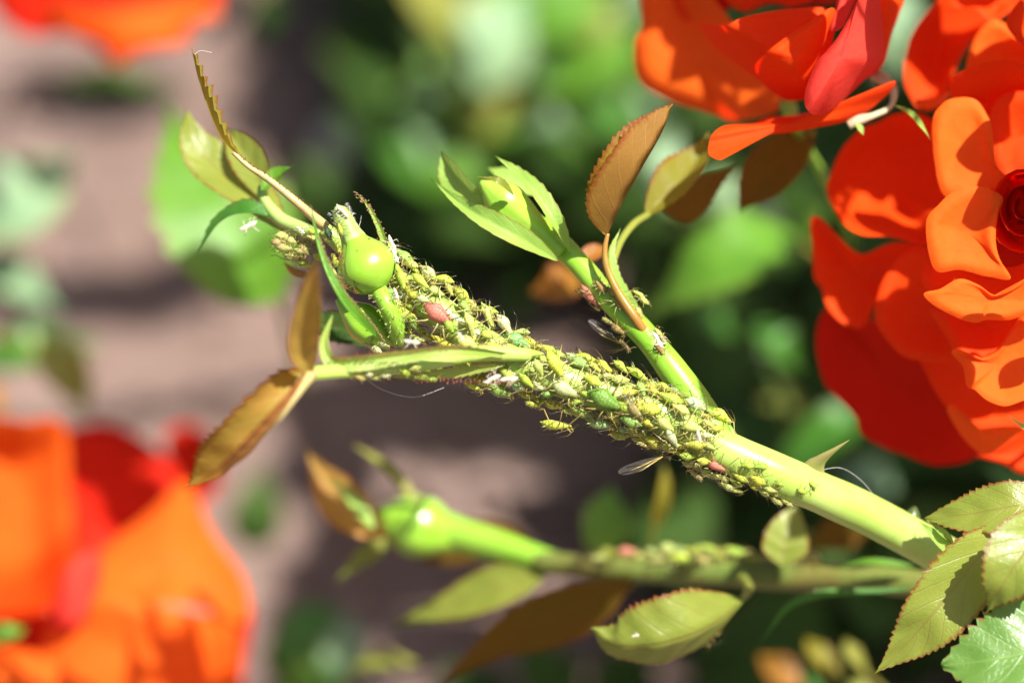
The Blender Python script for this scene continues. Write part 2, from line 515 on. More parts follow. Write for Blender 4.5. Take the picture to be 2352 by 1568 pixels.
def ground_pt(x, y, h=0.0):
    """where the line of sight through (x, y) meets the soil"""
    d = (P(x, y, 0) - CAM).normalized()
    t = (h - CAM.z) / d.z
    return CAM + d * t
def ground_d(x, y, h=0.0):
    return ((ground_pt(x, y, h) - CAM).dot(FWD) - FOCUS) * 10

def clods():
    rnd = random.Random(5); mb = MB()
    for i in range(420):
        p = ground_pt(rnd.uniform(-300, 2600), rnd.uniform(-300, 1900))
        r = rnd.choice([.08, .1, .14, .2, .3])
        mb.ball(p + Vector((0, 0, r * .1 - .1)), r, 6, 5, 0, (rnd.uniform(.7, 1.3), rnd.uniform(.7, 1.3), rnd.uniform(.5, .8)))
    o = mb.build('soil_crumbs', M['soil'])
    tag(o, 'crumbs and clods of brown soil lying over the ground', 'soil', kind='stuff')
clods()

def pebble(x, y, r, label):
    p = ground_pt(x, y)
    mb = MB().ball(p + Vector((0, 0, r * .3)), r, 16, 10, 0, (1.15, .9, .7))
    mb.v = [q + (q - p) * (.16 * noise.noise(q * 2.2)) for q in mb.v]
    tag(mb.build('pebble', M['stone']), label, 'stone')
pebble(822, 352, .50, 'pale cream pebble lying on dark soil behind the plump rose bud')

# ================================================================== BACKGROUND FOLIAGE
FACE = V(.25, .55, .8)
def sprig(name, label, stem_spec, leaves, cat='foliage', smat='stem_olive', group=None):
    t = thing(name, label, cat, group, P(*stem_spec[0][:3]))
    inv = Matrix.Translation(-t.location)
    kids = []
    kids.append(tube('stem', M[smat], stem_spec, None, 8, 6)[0])
    for i, l in enumerate(leaves):
        mat, pts, hw = l[0], l[1], l[2]
        kw = l[3] if len(l) > 3 else {}
        kw = dict(kw)
        nr = kw.pop('nrm', FACE)
        kids.append(leaf('leaf', M[mat], pts, S(hw, pts[0][2]), nr, None, seed=i, nw=3, **kw))
    for k in kids:
        k.parent = t; k.matrix_parent_inverse = inv
    return t

sprig('rose_sprig', 'broad bright green leaf behind the slender red-toothed leaf', [(700, 900, 95, 9), (660, 760, 80, 9), (630, 660, 66, 8)],
      [('leaf_bright', [(640, 690, 66), (560, 560, 62), (450, 420, 64), (385, 240, 70)], 150, dict(fold=8, teeth=10, nrm=V(.1, .3, .95))),
       ('leaf_pale', [(610, 700, 70), (540, 668, 72), (470, 600, 75)], 60, dict(nrm=V(.0, .7, .7)))], 'leaf')
sprig('rose_sprig', 'pale bluish green leaves over sunlit soil beside the left petals', [(-160, 900, 150, 10), (-90, 650, 130, 9), (-40, 480, 120, 8)],
      [('leaf_pale', [(-70, 520, 115), (40, 450, 112), (190, 345, 120)], 105, dict(fold=8)),
       ('leaf_pale', [(-80, 610, 118), (30, 640, 118), (140, 720, 122)], 62),
       ('leaf_green', [(-60, 830, 112), (80, 800, 110), (235, 790, 118)], 60)], smat='stem_olive')
sprig('rose_sprig', 'light green leaf pointing down over soil above the blurred left bloom', [(-100, 760, 96, 8), (0, 780, 94, 7), (80, 790, 92, 6)],
      [('leaf_yellow', [(75, 780, 92), (150, 850, 92), (215, 960, 96)], 56, dict(nrm=V(.1, .4, .9))),
       ('leaf_orange', [(-30, 880, 84), (-10, 915, 84), (5, 960, 84)], 26)], 'leaf')
# the bush behind, top middle
sprig('rose_bush', 'cluster of pale and yellow-green leaves behind the slim opening bud', [(1180, 700, 185, 12), (1120, 480, 170, 12), (1080, 300, 160, 13), (1010, 120, 155, 12), (940, -120, 150, 11)],
      [('leaf_yellow', [(930, -120, 147), (990, -10, 147), (1060, 140, 151)], 70),
       ('leaf_pale', [(1050, 170, 153), (1120, 100, 151), (1210, -40, 157)], 105, dict(nrm=V(.3, .5, .85))),
       ('leaf_bright', [(1180, 60, 159), (1290, 30, 155), (1420, -30, 161)], 80),
       ('leaf_bright', [(1230, 190, 159), (1330, 150, 153), (1480, 60, 153)], 95),
       ('leaf_yellow', [(1300, 130, 157), (1370, 70, 153), (1420, -10, 155)], 40),
       ('leaf_pale', [(930, 260, 163), (985, 205, 159), (1060, 170, 161)], 42),
       ('leaf_yellow', [(1060, 200, 159), (1110, 260, 157), (1180, 320, 159)], 60),
       ('leaf_bright', [(1090, 330, 147), (1190, 325, 141), (1300, 345, 141), (1430, 420, 149)], 62, dict(nrm=V(.1, .8, .6), fold=25)),
       ('leaf_pale', [(1190, 300, 141), (1260, 285, 137), (1340, 320, 141)], 46, dict(nrm=V(.2, .7, .7))),  # pale leaf standing in for a whitish highlight on the curved leaf
       ('leaf_green', [(1330, 250, 151), (1410, 270, 147), (1500, 330, 153)], 60),
       ('leaf_green', [(880, 300, 165), (905, 260, 163), (960, 240, 163)], 40),
       ('leaf_green', [(1050, 430, 163), (960, 390, 159), (860, 330, 161)], 66),
       ('leaf_pale', [(1010, 420, 161), (990, 350, 159), (930, 290, 161)], 36),
       ('leaf_bright', [(1480, 200, 147), (1540, 120, 145), (1560, 20, 149)], 60),
       ('leaf_yellow', [(1000, 60, 160), (1060, 40, 158), (1130, -40, 160)], 60),
       ('leaf_pale', [(1180, 180, 160), (1260, 160, 158), (1360, 200, 160)], 60),
       ('leaf_bright', [(1330, 60, 162), (1400, 120, 160), (1450, 220, 162)], 70),
       ('leaf_pale', [(1380, 300, 158), (1450, 250, 156), (1530, 250, 158)], 50),
       ('leaf_yellow', [(1120, 250, 160), (1200, 250, 158), (1290, 230, 160)], 46),
       ('leaf_bright', [(1080, -60, 165), (1250, -20, 163), (1380, -60, 165)], 70),
       ('leaf_bright', [(960, 440, 158), (1050, 400, 156), (1130, 420, 158)], 50),
       ('leaf_pale', [(1420, 30, 165), (1480, -10, 163), (1560, -50, 165)], 60)], 'bush', 'stem_olive')
sprig('rose_sprig', 'pale leaf glimpsed in the gap between the two upper roses', [(2200, 200, 140, 8), (2120, 140, 130, 8), (2080, 110, 124, 7)],
      [('leaf_pale', [(2085, 150, 122), (2060, 70, 118), (2080, -60, 122)], 70), ('leaf_pale', [(2040, 190, 126), (2010, 120, 124), (2040, 30, 126)], 46)], 'leaf')
sprig('rose_sprig', 'small green leaf hanging over dark soil at the upper left bloom', [(560, -160, 150, 8), (600, -60, 145, 7), (610, 0, 142, 6)],
      [('leaf_green', [(600, -10, 140), (615, 30, 140), (625, 90, 142)], 46)], 'leaf')
sprig('rose_sprig', 'bright green leaf between the upright bronze leaf and the rose', [(2000, 700, 95, 10), (1900, 600, 86, 9), (1810, 540, 80, 8)],
      [('leaf_bright', [(1830, 540, 78), (1720, 560, 72), (1590, 640, 72), (1470, 745, 78)], 100, dict(nrm=V(.1, .65, .75), fold=10)),
       ('leaf_pale', [(1810, 530, 82), (1760, 490, 80), (1690, 480, 82)], 44),
       ('leaf_bright', [(1850, 560, 84), (1850, 500, 82), (1790, 430, 84)], 46)], 'leaf')
sprig('rose_sprig', 'pale leaf showing between the upright bronze leaf and shaded brown leaves', [(1700, 620, 120, 9), (1600, 520, 112, 8), (1540, 470, 105, 7)],
      [('leaf_pale', [(1540, 480, 104), (1520, 400, 100), (1560, 290, 102)], 62),
       ('leaf_pale', [(1580, 470, 108), (1660, 440, 106), (1720, 500, 108)], 40)], 'foliage')
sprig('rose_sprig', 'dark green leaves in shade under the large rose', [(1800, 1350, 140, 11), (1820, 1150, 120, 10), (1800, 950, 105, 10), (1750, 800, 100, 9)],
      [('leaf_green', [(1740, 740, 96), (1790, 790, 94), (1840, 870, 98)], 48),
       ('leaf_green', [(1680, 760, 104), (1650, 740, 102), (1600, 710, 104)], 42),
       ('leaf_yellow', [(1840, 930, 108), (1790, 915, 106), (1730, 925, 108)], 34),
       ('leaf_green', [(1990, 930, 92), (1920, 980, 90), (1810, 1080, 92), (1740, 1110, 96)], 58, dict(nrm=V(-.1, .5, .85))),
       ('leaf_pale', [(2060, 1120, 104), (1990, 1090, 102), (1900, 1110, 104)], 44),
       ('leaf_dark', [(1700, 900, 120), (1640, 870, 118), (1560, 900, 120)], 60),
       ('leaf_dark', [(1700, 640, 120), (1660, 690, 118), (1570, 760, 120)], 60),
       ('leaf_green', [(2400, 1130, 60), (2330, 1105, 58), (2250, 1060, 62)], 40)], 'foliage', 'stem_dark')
sprig('rose_sprig', 'blurred green leaves in the gap beside the lower left bloom', [(560, 1800, 130, 10), (620, 1680, 118, 9), (660, 1560, 110, 8)],
      [('leaf_green', [(640, 1640, 108), (690, 1560, 104), (720, 1440, 106), (760, 1370, 110)], 95),
       ('leaf_pale', [(760, 1600, 104), (790, 1500, 100), (800, 1400, 104)], 56),
       ('leaf_bright', [(620, 1640, 96), (700, 1570, 92), (790, 1545, 96)], 56),
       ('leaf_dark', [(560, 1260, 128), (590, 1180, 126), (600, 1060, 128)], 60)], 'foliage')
sprig('rose_sprig', 'narrow yellow-green leaf lying low under the yellow-green bud leaf', [(760, 1640, 74, 7), (790, 1580, 70, 6), (825, 1540, 66, 5)],
      [('leaf_yellow', [(815, 1525, 64), (890, 1518, 62), (970, 1522, 64)], 28)], 'leaf')
sprig('rose_sprig', 'green leaf standing upright in front of dark foliage below the crowded stem', [(1390, 1420, 70, 7), (1395, 1320, 64, 6), (1395, 1265, 60, 5)],
      [('leaf_bright', [(1395, 1275, 58), (1395, 1200, 56), (1405, 1110, 60)], 62, dict(nrm=V(.3, .3, .9), fold=8))], 'leaf')
sprig('rose_sprig', 'thin withered brown leaf hanging below the crowded stem', [(1500, 1020, 46, 4), (1520, 1060, 44, 4), (1525, 1085, 42, 4)],
      [('leaf_bronze', [(1528, 1070, 42), (1522, 1140, 42), (1505, 1200, 44), (1490, 1260, 48)], 20, dict(fold=30))], 'leaf')
sprig('rose_sprig', 'shaded brown leaf behind the triangular yellow leaf', [(2120, 1260, 50, 6), (2060, 1230, 50, 6), (2000, 1200, 48, 5)],
      [('leaf_brown', [(2010, 1195, 46), (1930, 1220, 46), (1840, 1270, 50)], 44, dict(nrm=V(-.3, -.4, .8)))], 'leaf')
sprig('rose_sprig', 'small yellowing leaves at the bottom below the curved grey-green leaf', [(2120, 1700, 60, 8), (2040, 1600, 56, 7), (1960, 1520, 52, 6)],
      [('leaf_yellow', [(1990, 1540, 52), (1960, 1500, 50), (1940, 1465, 52)], 24),
       ('leaf_bronze', [(1930, 1560, 54), (1880, 1500, 54), (1850, 1460, 56)], 30),
       ('leaf_orange', [(1840, 1580, 64), (1790, 1540, 64), (1740, 1500, 66)], 44),
       ('leaf_yellow', [(2000, 1600, 52), (1970, 1575, 52), (1950, 1545, 54)], 22),
       ('leaf_green', [(1900, 1620, 60), (1870, 1580, 58), (1850, 1540, 60)], 24)], 'foliage')
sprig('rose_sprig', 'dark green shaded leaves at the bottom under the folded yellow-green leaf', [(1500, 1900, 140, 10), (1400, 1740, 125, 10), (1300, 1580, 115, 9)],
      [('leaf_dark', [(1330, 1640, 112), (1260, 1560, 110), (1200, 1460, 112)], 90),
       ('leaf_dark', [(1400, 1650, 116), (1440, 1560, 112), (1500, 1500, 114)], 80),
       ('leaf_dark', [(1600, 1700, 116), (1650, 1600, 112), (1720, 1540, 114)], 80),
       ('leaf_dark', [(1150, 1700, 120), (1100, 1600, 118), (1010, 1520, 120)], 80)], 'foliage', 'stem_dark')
sprig('rose_sprig', 'single orange leaf behind the pink aphid on the side shoot', [(1350, 600, 52, 7), (1330, 630, 50, 6), (1310, 645, 48, 5)],
      [('leaf_orange', [(1330, 640, 46), (1275, 655, 44), (1215, 672, 46)], 46, dict(nrm=V(.2, .4, .9)))], 'leaf')

# low leaves covering the soil to the right, too many and too blurred to count
def undergrowth(name, mat, label, region, count, seed):
    rnd = random.Random(seed); mb = MB()
    for i in range(count):
        x = rnd.uniform(region[0], region[1]); y = rnd.uniform(region[2], region[3])
        if x < 900 and 60 < y < 420: continue
        if x < 760 and y < 1250: continue
        if x < 1200 and 540 < y < 1000: continue
        if x < 1560 and y > 800: continue
        p = ground_pt(x, y) + Vector((0, 0, rnd.uniform(.1, 2.6)))
        a = rnd.uniform(0, 6.28); el = rnd.uniform(-.5, .5)
        t = Vector((math.cos(a) * math.cos(el), math.sin(a) * math.cos(el), math.sin(el)))
        n = Vector((rnd.gauss(0, .5), rnd.gauss(0, .5) - .3, 1)).normalized(); n = (n - t * n.dot(t)).normalized()
        yv = n.cross(t); L = rnd.uniform(.9, 2.2); w = L * .33
        b = len(mb.v)
        rows = [(0, .03), (.2, .75), (.45, 1), (.7, .75), (.88, .35), (1, .02)]
        for (u, pr) in rows:
            c = p + t * (u * L) + n * (-.25 * L * u * u)
            for s in (-1, 0, 1):
                mb.v.append(c + yv * (s * w * pr) + n * (abs(s) * w * pr * .25)); mb.uv.append((u, .5 + .5 * s))
        for k in range(5):
            for j in range(2):
                q = b + k * 3 + j
                mb.f.append((q, q + 3, q + 4, q + 1))
    o = mb.build(name, M[mat])
    tag(o, label, 'undergrowth', kind='stuff')
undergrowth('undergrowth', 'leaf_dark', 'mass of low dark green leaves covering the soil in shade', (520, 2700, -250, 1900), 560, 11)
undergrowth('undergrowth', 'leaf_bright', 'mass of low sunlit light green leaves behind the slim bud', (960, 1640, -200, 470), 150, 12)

KEEP = [(560, 560, 62), (450, 420, 64), (520, 600, 64), (600, 650, 64), (470, 540, 64), (560, 650, 64), (1480, 120, 27), (1500, 180, 27), (1560, 215, 27), (1640, 250, 27), (1900, 150, 1), (1960, 60, 1), (1930, 220, 3), (1660, 330, 5), (1750, 295, 9), (1680, 55, 8), (2120, 170, 23), (2150, 210, 22), (2300, 90, 15), (2220, 110, 16), (2280, 180, 8),
        (2200, 300, 6), (2230, 400, 6), (2180, 250, 6), (1910, 440, 18), (1940, 500, 15), (2000, 525, 14), (2060, 545, 14), (1890, 600, 20), (1930, 690, 20), (2180, 500, 2), (2240, 560, 2), (2200, 450, 2), (2200, 680, 0), (2300, 690, 0), (2290, 820, 4), (2250, 900, 4), (2330, 760, 4),
        (2200, 950, 12), (2260, 1010, 12), (2330, 1040, 16), (1600, 900, 0), (1560, 850, 0), (1500, 780, 0), (1450, 740, 0), (1640, 990, 0), (1700, 1040, 0), (1800, 1080, 0), (1900, 1110, 0), (2000, 1180, 0), (2100, 1220, 0), (1450, 400, 0), (1550, 430, 13), (1150, 450, 0), (1230, 510, 0), (1330, 600, 0),
        (1440, 1268, 28), (1540, 1264, 27), (1640, 1268, 26), (1740, 1275, 25), (1850, 1282, 24), (945, 1195, 36), (1100, 1240, 38), (1200, 1265, 38), (1100, 1380, 38), (1550, 1420, 9), (1450, 1440, 9), (1800, 1230, 22), (2200, 1300, -2), (2300, 1300, -6), (2250, 1160, 1), (2300, 1480, -6), (2100, 1450, 0)]
LIT = [(x, y, 165, .5) for x in range(940, 1600, 110) for y in (0, 110, 220, 330, 430)] + [(2060, 60, 120, .8), (1120, 90, 152, 1.2), (1000, 20, 147, 1.0), (1330, 120, 155, 1.6), (1250, 320, 141, 1.6), (1400, 380, 147, 1.0), (950, 230, 160, .8), (930, 370, 160, 1.2), (1500, 120, 147, 1.0), (1250, 200, 158, 1.0), (1420, 200, 158, 1.2), (1200, 30, 160, 1.2), (1040, 120, 158, .8), (1050, 410, 156, .8), (1450, 260, 156, .8),
       (1640, 620, 73, 2.0), (1560, 400, 102, .8), (1700, 480, 106, .6), (1800, 800, 95, .6), (1850, 1040, 92, 1.0), (700, 1500, 105, 1.6), (790, 1480, 102, .8), (890, 1518, 63, .6),
       (1400, 1190, 57, .6), (500, 450, 65, 2.2), (1275, 655, 45, .6), (1515, 1150, 43, .5), (1950, 1500, 54, .8), (1800, 1230, 22, .8)]
SHADED_SOIL = [(40, 690), (140, 680), (240, 680), (340, 670), (420, 640), (120, 205), (220, 205), (310, 215), (640, 60), (740, 60), (840, 60), (640, 180), (740, 200), (850, 180), (620, 280), (700, 300)] + [(x + (37 if (y // 85) % 2 else 0), y) for x in range(720, 1600, 85) for y in range(900, 1700, 85) if math.hypot(x - 1020, (y - 1080) * 1.4) > 110 and math.hypot(x - 650, y - 1220) > 120]
LIT_SOIL = [(x, y, .5) for x in (-60, 60, 180, 300, 420, 530) for y in (60, 320, 420, 520, 800, 900)] + [(820, 350, .9), (560, 800, 1.6), (700, 800, 1.6), (820, 780, 1.2), (640, 950, 1.2), (1000, 640, .7), (640, 1280, .5), (1010, 1080, .5)]
# unseen leaves added towards the sun, placed to shade chosen parts of the bed
def soil_shade_leaves():
    rnd = random.Random(23)
    spots = []
    lit = [(P(x, y, d), r) for (x, y, d, r) in LIT] + [(ground_pt(x, y), r) for (x, y, r) in LIT_SOIL]
    keep = [P(*l) for l in KEEP] + [p for p, r in lit[:len(LIT)]]
    for (x, y) in SHADED_SOIL:
        g = ground_pt(x, y)
        if any(((g - p) - SUN * (g - p).dot(SUN)).length < .85 for p in keep): continue
        spots.append((ground_pt(x, y) + SUN * rnd.uniform(22, 26), .75))
    for i in range(420):
        x = rnd.uniform(560, 2600); y = rnd.uniform(-300, 1900)
        if x < 600: continue
        g = ground_pt(x, y) + SUN * rnd.uniform(24, 34)
        # leave out leaves whose shade would fall on patches meant to stay lit
        L = rnd.uniform(1.0, 2.2)
        if any(((g - p) - SUN * (g - p).dot(SUN)).length < r + L * .75 for p, r in lit): continue
        spots.append((g, L))
    c = sum((q for q, _ in spots), Vector()) / len(spots)
    t = thing('unseen_shade_leaves', 'unseen leaves added out of view to shade the soil', 'shade caster', None, c)
    inv = Matrix.Translation(-c)
    mb = MB()
    far = c + Vector((30, 6, -4))
    mb.tube([far, c + Vector((14, 3, 1)), c, c + Vector((-9, -3, 1))], [.5, .4, .3, .12], 8)
    kids = [mb.build('stem', M['stem_dark'])]
    for i, (p, L) in enumerate(spots):
        a = rnd.uniform(0, 6.28)
        d = Vector((math.cos(a), math.sin(a), rnd.uniform(-.3, .3))) * L
        kids.append(leaf('leaf', M['leaf_green'], [p - d, p + d], L * .72, (SUN + Vector((rnd.gauss(0, .2), rnd.gauss(0, .2), 0))).normalized(), None, teeth=6, nw=2, seed=i))
    for k in kids:
        k.parent = t; k.matrix_parent_inverse = inv
soil_shade_leaves()
SHADE = [(1720, 110, 10, .45), (1800, 160, 8, .4), (1760, 60, 10, .4), (2160, 70, 23, .4),
         (2000, 380, 24, .55), (2080, 450, 24, .5), (1960, 330, 22, .4), (2100, 330, 20, .3),
         (1950, 850, 28, .6), (2050, 930, 28, .6), (2120, 1010, 28, .5), (1920, 760, 28, .4), (2000, 1000, 28, .5), (2080, 720, 15, .5),
         (1180, 1460, 33, .3), (1320, 1400, 31, .4), (1260, 1440, 32, .3), (1800, 380, 24, .5), (1740, 440, 24, .4), (1620, 430, 17, .35), (2000, 440, 24, .25), (2050, 480, 24, .25), (2100, 500, 22, .25), (2000, 330, 22, .3), (1930, 380, 20, .25), (2050, 380, 23, .3), (1600, 120, 27, .3), (1650, 190, 27, .3), (1580, 50, 27, .3), (270, 1080, 84, .5), (330, 1150, 84, .4), (440, 1060, 98, .4), (210, 1030, 83, .4)] + [(x, 1332, 30, .28) for x in range(1310, 2090, 60)]
def rose_shade_leaves():
    """unseen leaves added out of view, each placed to shade a chosen spot on roses or shoot"""
    rnd = random.Random(77)
    t = thing('unseen_shade_leaves', 'unseen leaves added out of view to shade the roses and lower shoot', 'shade caster', None, P(2900, -300, -60))
    inv = Matrix.Translation(-t.location)
    kids = []; stalks = MB(); hubs = []
    for i, (x, y, d, r) in enumerate(SHADE):
        p0 = P(x, y, d); k = 2.2
        near = min(((P(*l) - p0) - SUN * (P(*l) - p0).dot(SUN)).length for l in KEEP)
        r = min(r, near * .85)
        if r < .1: continue
        while True:
            q = p0 + SUN * k; rel = q - CAM; z = rel.dot(FWD); kx = FIELD / 2352 * z / FOCUS
            sx = 1176 + rel.dot(RIGHT) / kx; sy = 784 - rel.dot(UP) / kx; m = r * 1.35 / kx + 25
            if sy < -m or sx > 2352 + m: break
            k += .15
        a = rnd.uniform(0, 3.1); e = SUN.orthogonal().normalized(); g = SUN.cross(e)
        d_ = (e * math.cos(a) + g * math.sin(a)) * (r * 1.1)
        kids.append(leaf('leaf', M['leaf_green'], [q - d_, q + d_], r * .85, SUN, None, teeth=0, nw=3, seed=i, peak=.45, tipp=.8))
        hub = q + SUN * 5; hubs.append(hub)
        stalks.tube([q - d_ + SUN * .02, q - d_ * .6 + SUN * 2, hub], [.012, .015, .02], 4)
    hubs.sort(key=lambda h: h.x)
    stalks.tube(catmull(hubs[::3] + [hubs[-1] + Vector((8, 2, -4))], 4), [.03] * (len(hubs[::3]) * 4 + 1), 6)
    kids.append(stalks.build('stem', M['stem_olive']))
    for k in kids:
        k.parent = t; k.matrix_parent_inverse = inv
rose_shade_leaves()

# ================================================================== ROSES
def rose(label, base_spec, petals, extra=None, name='rose_flower'):
    t = thing(name, label, 'rose', None, P(*base_spec[0][:3]))
    inv = Matrix.Translation(-t.location)
    kids = [tube('stem', M['stem_side'], base_spec, None, 8, 5)[0]]
    for i, (mat, ol, bulge, kw) in enumerate(petals):
        kids.append(petal('petal', mat, ol, None, bulge=bulge, seed=i + 1, **kw))
    if extra: kids += extra()
    for k in kids:
        if k.parent is None:
            k.parent = t; k.matrix_parent_inverse = inv
    return t

def z1(l, d, grad=(0, 0)):   # outline in the first rose's enlargement -> picture
    out = []
    for p in l:
        x, y = 1439.3 + p[0] / 3.657, p[1] / 3.657
        out.append((x, y, p[2] if len(p) > 2 else d))
    return out
def z2(l, d):
    return [(1837.4 + p[0] / 2.844, p[1] / 2.844, p[2] if len(p) > 2 else d) for p in l]
def z3(l, d):
    return [(1837.4 + p[0] / 2.3266, 428.7 + p[1] / 2.3266, p[2] if len(p) > 2 else d) for p in l]

r1 = [
 ('petal_lit', z1([(100, -100), (130, 200), (75, 330), (60, 480), (90, 650), (200, 770), (400, 860), (700, 950), (850, 1000), (1050, 1000, 20), (1300, 900, 18), (1250, 600, 18), (900, 200, 20), (600, -150, 22), (300, -330, 26), (130, -280)], 27), 2.0, {}),
 ('petal', z1([(380, -60), (430, 110), (500, 190), (620, 150), (830, 40), (900, -120), (700, -300), (450, -300)], 25), 1.0, {}),
 ('petal_shaded', z1([(600, 160), (900, 60), (1250, 20), (1750, 20), (1900, -200), (1700, -500), (900, -500), (600, -200)], 24), 2.0, {}),
 ('petal', z1([(820, -40), (900, 60), (1010, 100), (1200, 30), (1400, 60), (1560, -20), (1500, -260), (1150, -330), (850, -260)], 20), 1.5, {}),
 ('petal', z1([(610, 210), (820, 215, 7), (1000, 140, 7), (1300, 85, 8), (1700, 80, 8), (1730, 320), (1620, 560), (1480, 800, 14), (1340, 850, 15), (1180, 730, 14), (1000, 600, 13), (760, 420, 13)], 11), -3.5, dict(lip=.6)),
 ('petal', z1([(1080, 560), (1180, 440, 4), (1300, 340, 4), (1500, 210, 4), (1740, 70, 5), (1730, 350), (1560, 780, 9), (1350, 840, 11), (1160, 720, 10)], 7), -2.5, dict(lip=.5)),
 ('petal_pink', z1([(1490, 850), (1520, 700), (1600, 520), (1680, 430), (1800, 270), (1940, 0), (2030, -240), (2120, -40, 6), (2155, 300, 7), (2140, 520, 7), (1950, 720, 7), (1720, 920, 5), (1600, 965, 4), (1530, 940)], 1), -2.5, dict(lip=.8)),
 ('petal_pink', z1([(1700, 250, 4), (1760, 60), (1800, -200), (1950, -330), (2010, -160), (1900, 60, 3), (1800, 240, 3)], 6), 1.5, {}),
 ('petal', z1([(2080, -60), (2200, -260), (2330, -60), (2290, 120), (2230, 280), (2160, 540), (2020, 640), (2060, 350)], 13), -2, {}),
 ('petal', z1([(690, 1210, 5), (720, 1130, 5), (830, 1055, 7), (1050, 1040, 11), (1200, 985, 13), (1500, 955, 13), (1900, 825, 11), (2210, 690, 8), (2255, 715, 8), (2150, 830, 9), (2000, 950, 9), (1850, 1020, 9), (1400, 1110, 9), (1200, 1130, 9), (1000, 1200, 7), (850, 1310, 4), (780, 1345, 3), (700, 1300, 4)], 8), -1.5, dict(lip=.5, ruffle=.2)),
 ('petal', [(1780, -363, 6), (1860, -345, 6), (1890, -250, 6), (2000, -190, 6), (2250, -183, 6), (2250, -480, 8), (2000, -540, 8), (1790, -480, 8)], 2, {}),  # unseen petal, shaped so its shadow edge crosses the outer left petal
 ('petal_lit', z1([(500, -420, 4), (900, -520, 2), (1300, -560), (1800, -560), (2100, -420), (1900, -330), (1400, -300), (800, -300)], 0), 3, {}),
]
def sepals1():
    o = []
    o.append(leaf('sepal', M['leaf_brown'], [P(1800, 250, 19), P(1740, 300, 22), P(1650, 340, 25)], S(16), V(.2, .6, .7), None, fold=25))
    o.append(tube('calyx', M['cream'], [(1948, 288, 9, 11), (1972, 276, 9, 12), (2010, 264, 10, 7), (2046, 244, 11, 6), (2052, 205, 12, 9), (2022, 178, 14, 17), (2004, 182, 15, 8)], None, 10, 5)[0])
    o.append(leaf('sepal', M['sepal'], [P(2050, 240, 10), P(2092, 262, 8), P(2116, 290, 7), P(2138, 322, 6)], S(9), V(.2, .5, .8), None, fold=25))
    o.append(leaf('sepal', M['sepal'], [P(1965, 284, 8), P(1975, 296, 8), P(1984, 312, 8)], S(9), V(.2, .5, .8), None, fold=25))
    return o
rose('orange-red rose bloom above the upright bronze leaf, seen from its side', [(1960, 560, 60, 9), (1900, 420, 40, 10), (1830, 300, 24, 12), (1810, 240, 19, 20)], r1, sepals1)

r2a = [
 ('petal', z2([(700, 300), (740, 200), (800, 110), (900, 0), (1000, -200), (1350, -250), (1350, 60, 24), (1150, 240, 22), (1040, 400, 21), (970, 600, 20), (900, 710), (770, 700), (690, 560), (680, 420)], 22), 4, {}),
 ('petal', z2([(960, 40), (1120, 60), (1250, 150), (1420, 60), (1650, 100), (1700, -250), (1000, -260)], 16), 3, {}),
 ('petal_lit', z2([(1085, 430), (1120, 300), (1180, 190), (1270, 130), (1380, 185), (1463, 290), (1620, 420), (1420, 590), (1200, 560), (1100, 490)], 14), 1.5, {}),
 ('petal_lit', z2([(880, 640, 15), (770, 650, 14), (760, 680, 14), (830, 720, 15), (940, 680, 17), (980, 600, 17)], 15), -1, {}),
 ('petal', z2([(985, 600), (990, 510, 8), (1150, 425, 7), (1330, 395, 7), (1470, 420, 7), (1720, 500), (1750, 1000), (1480, 1120), (1340, 1170), (1260, 900), (1220, 760), (1130, 670), (1010, 660)], 11), 4, {}),
 ('petal', z2([(1350, 120), (1600, -100), (1900, 100), (1900, 700), (1650, 500), (1450, 300)], 8), 3, {}),
]
rose('orange-red rose crowding the big rose from above, its petals half shaded', [(2300, 900, 90, 10), (2290, 700, 60, 11), (2280, 420, 32, 13), (2270, 260, 26, 20)], r2a)

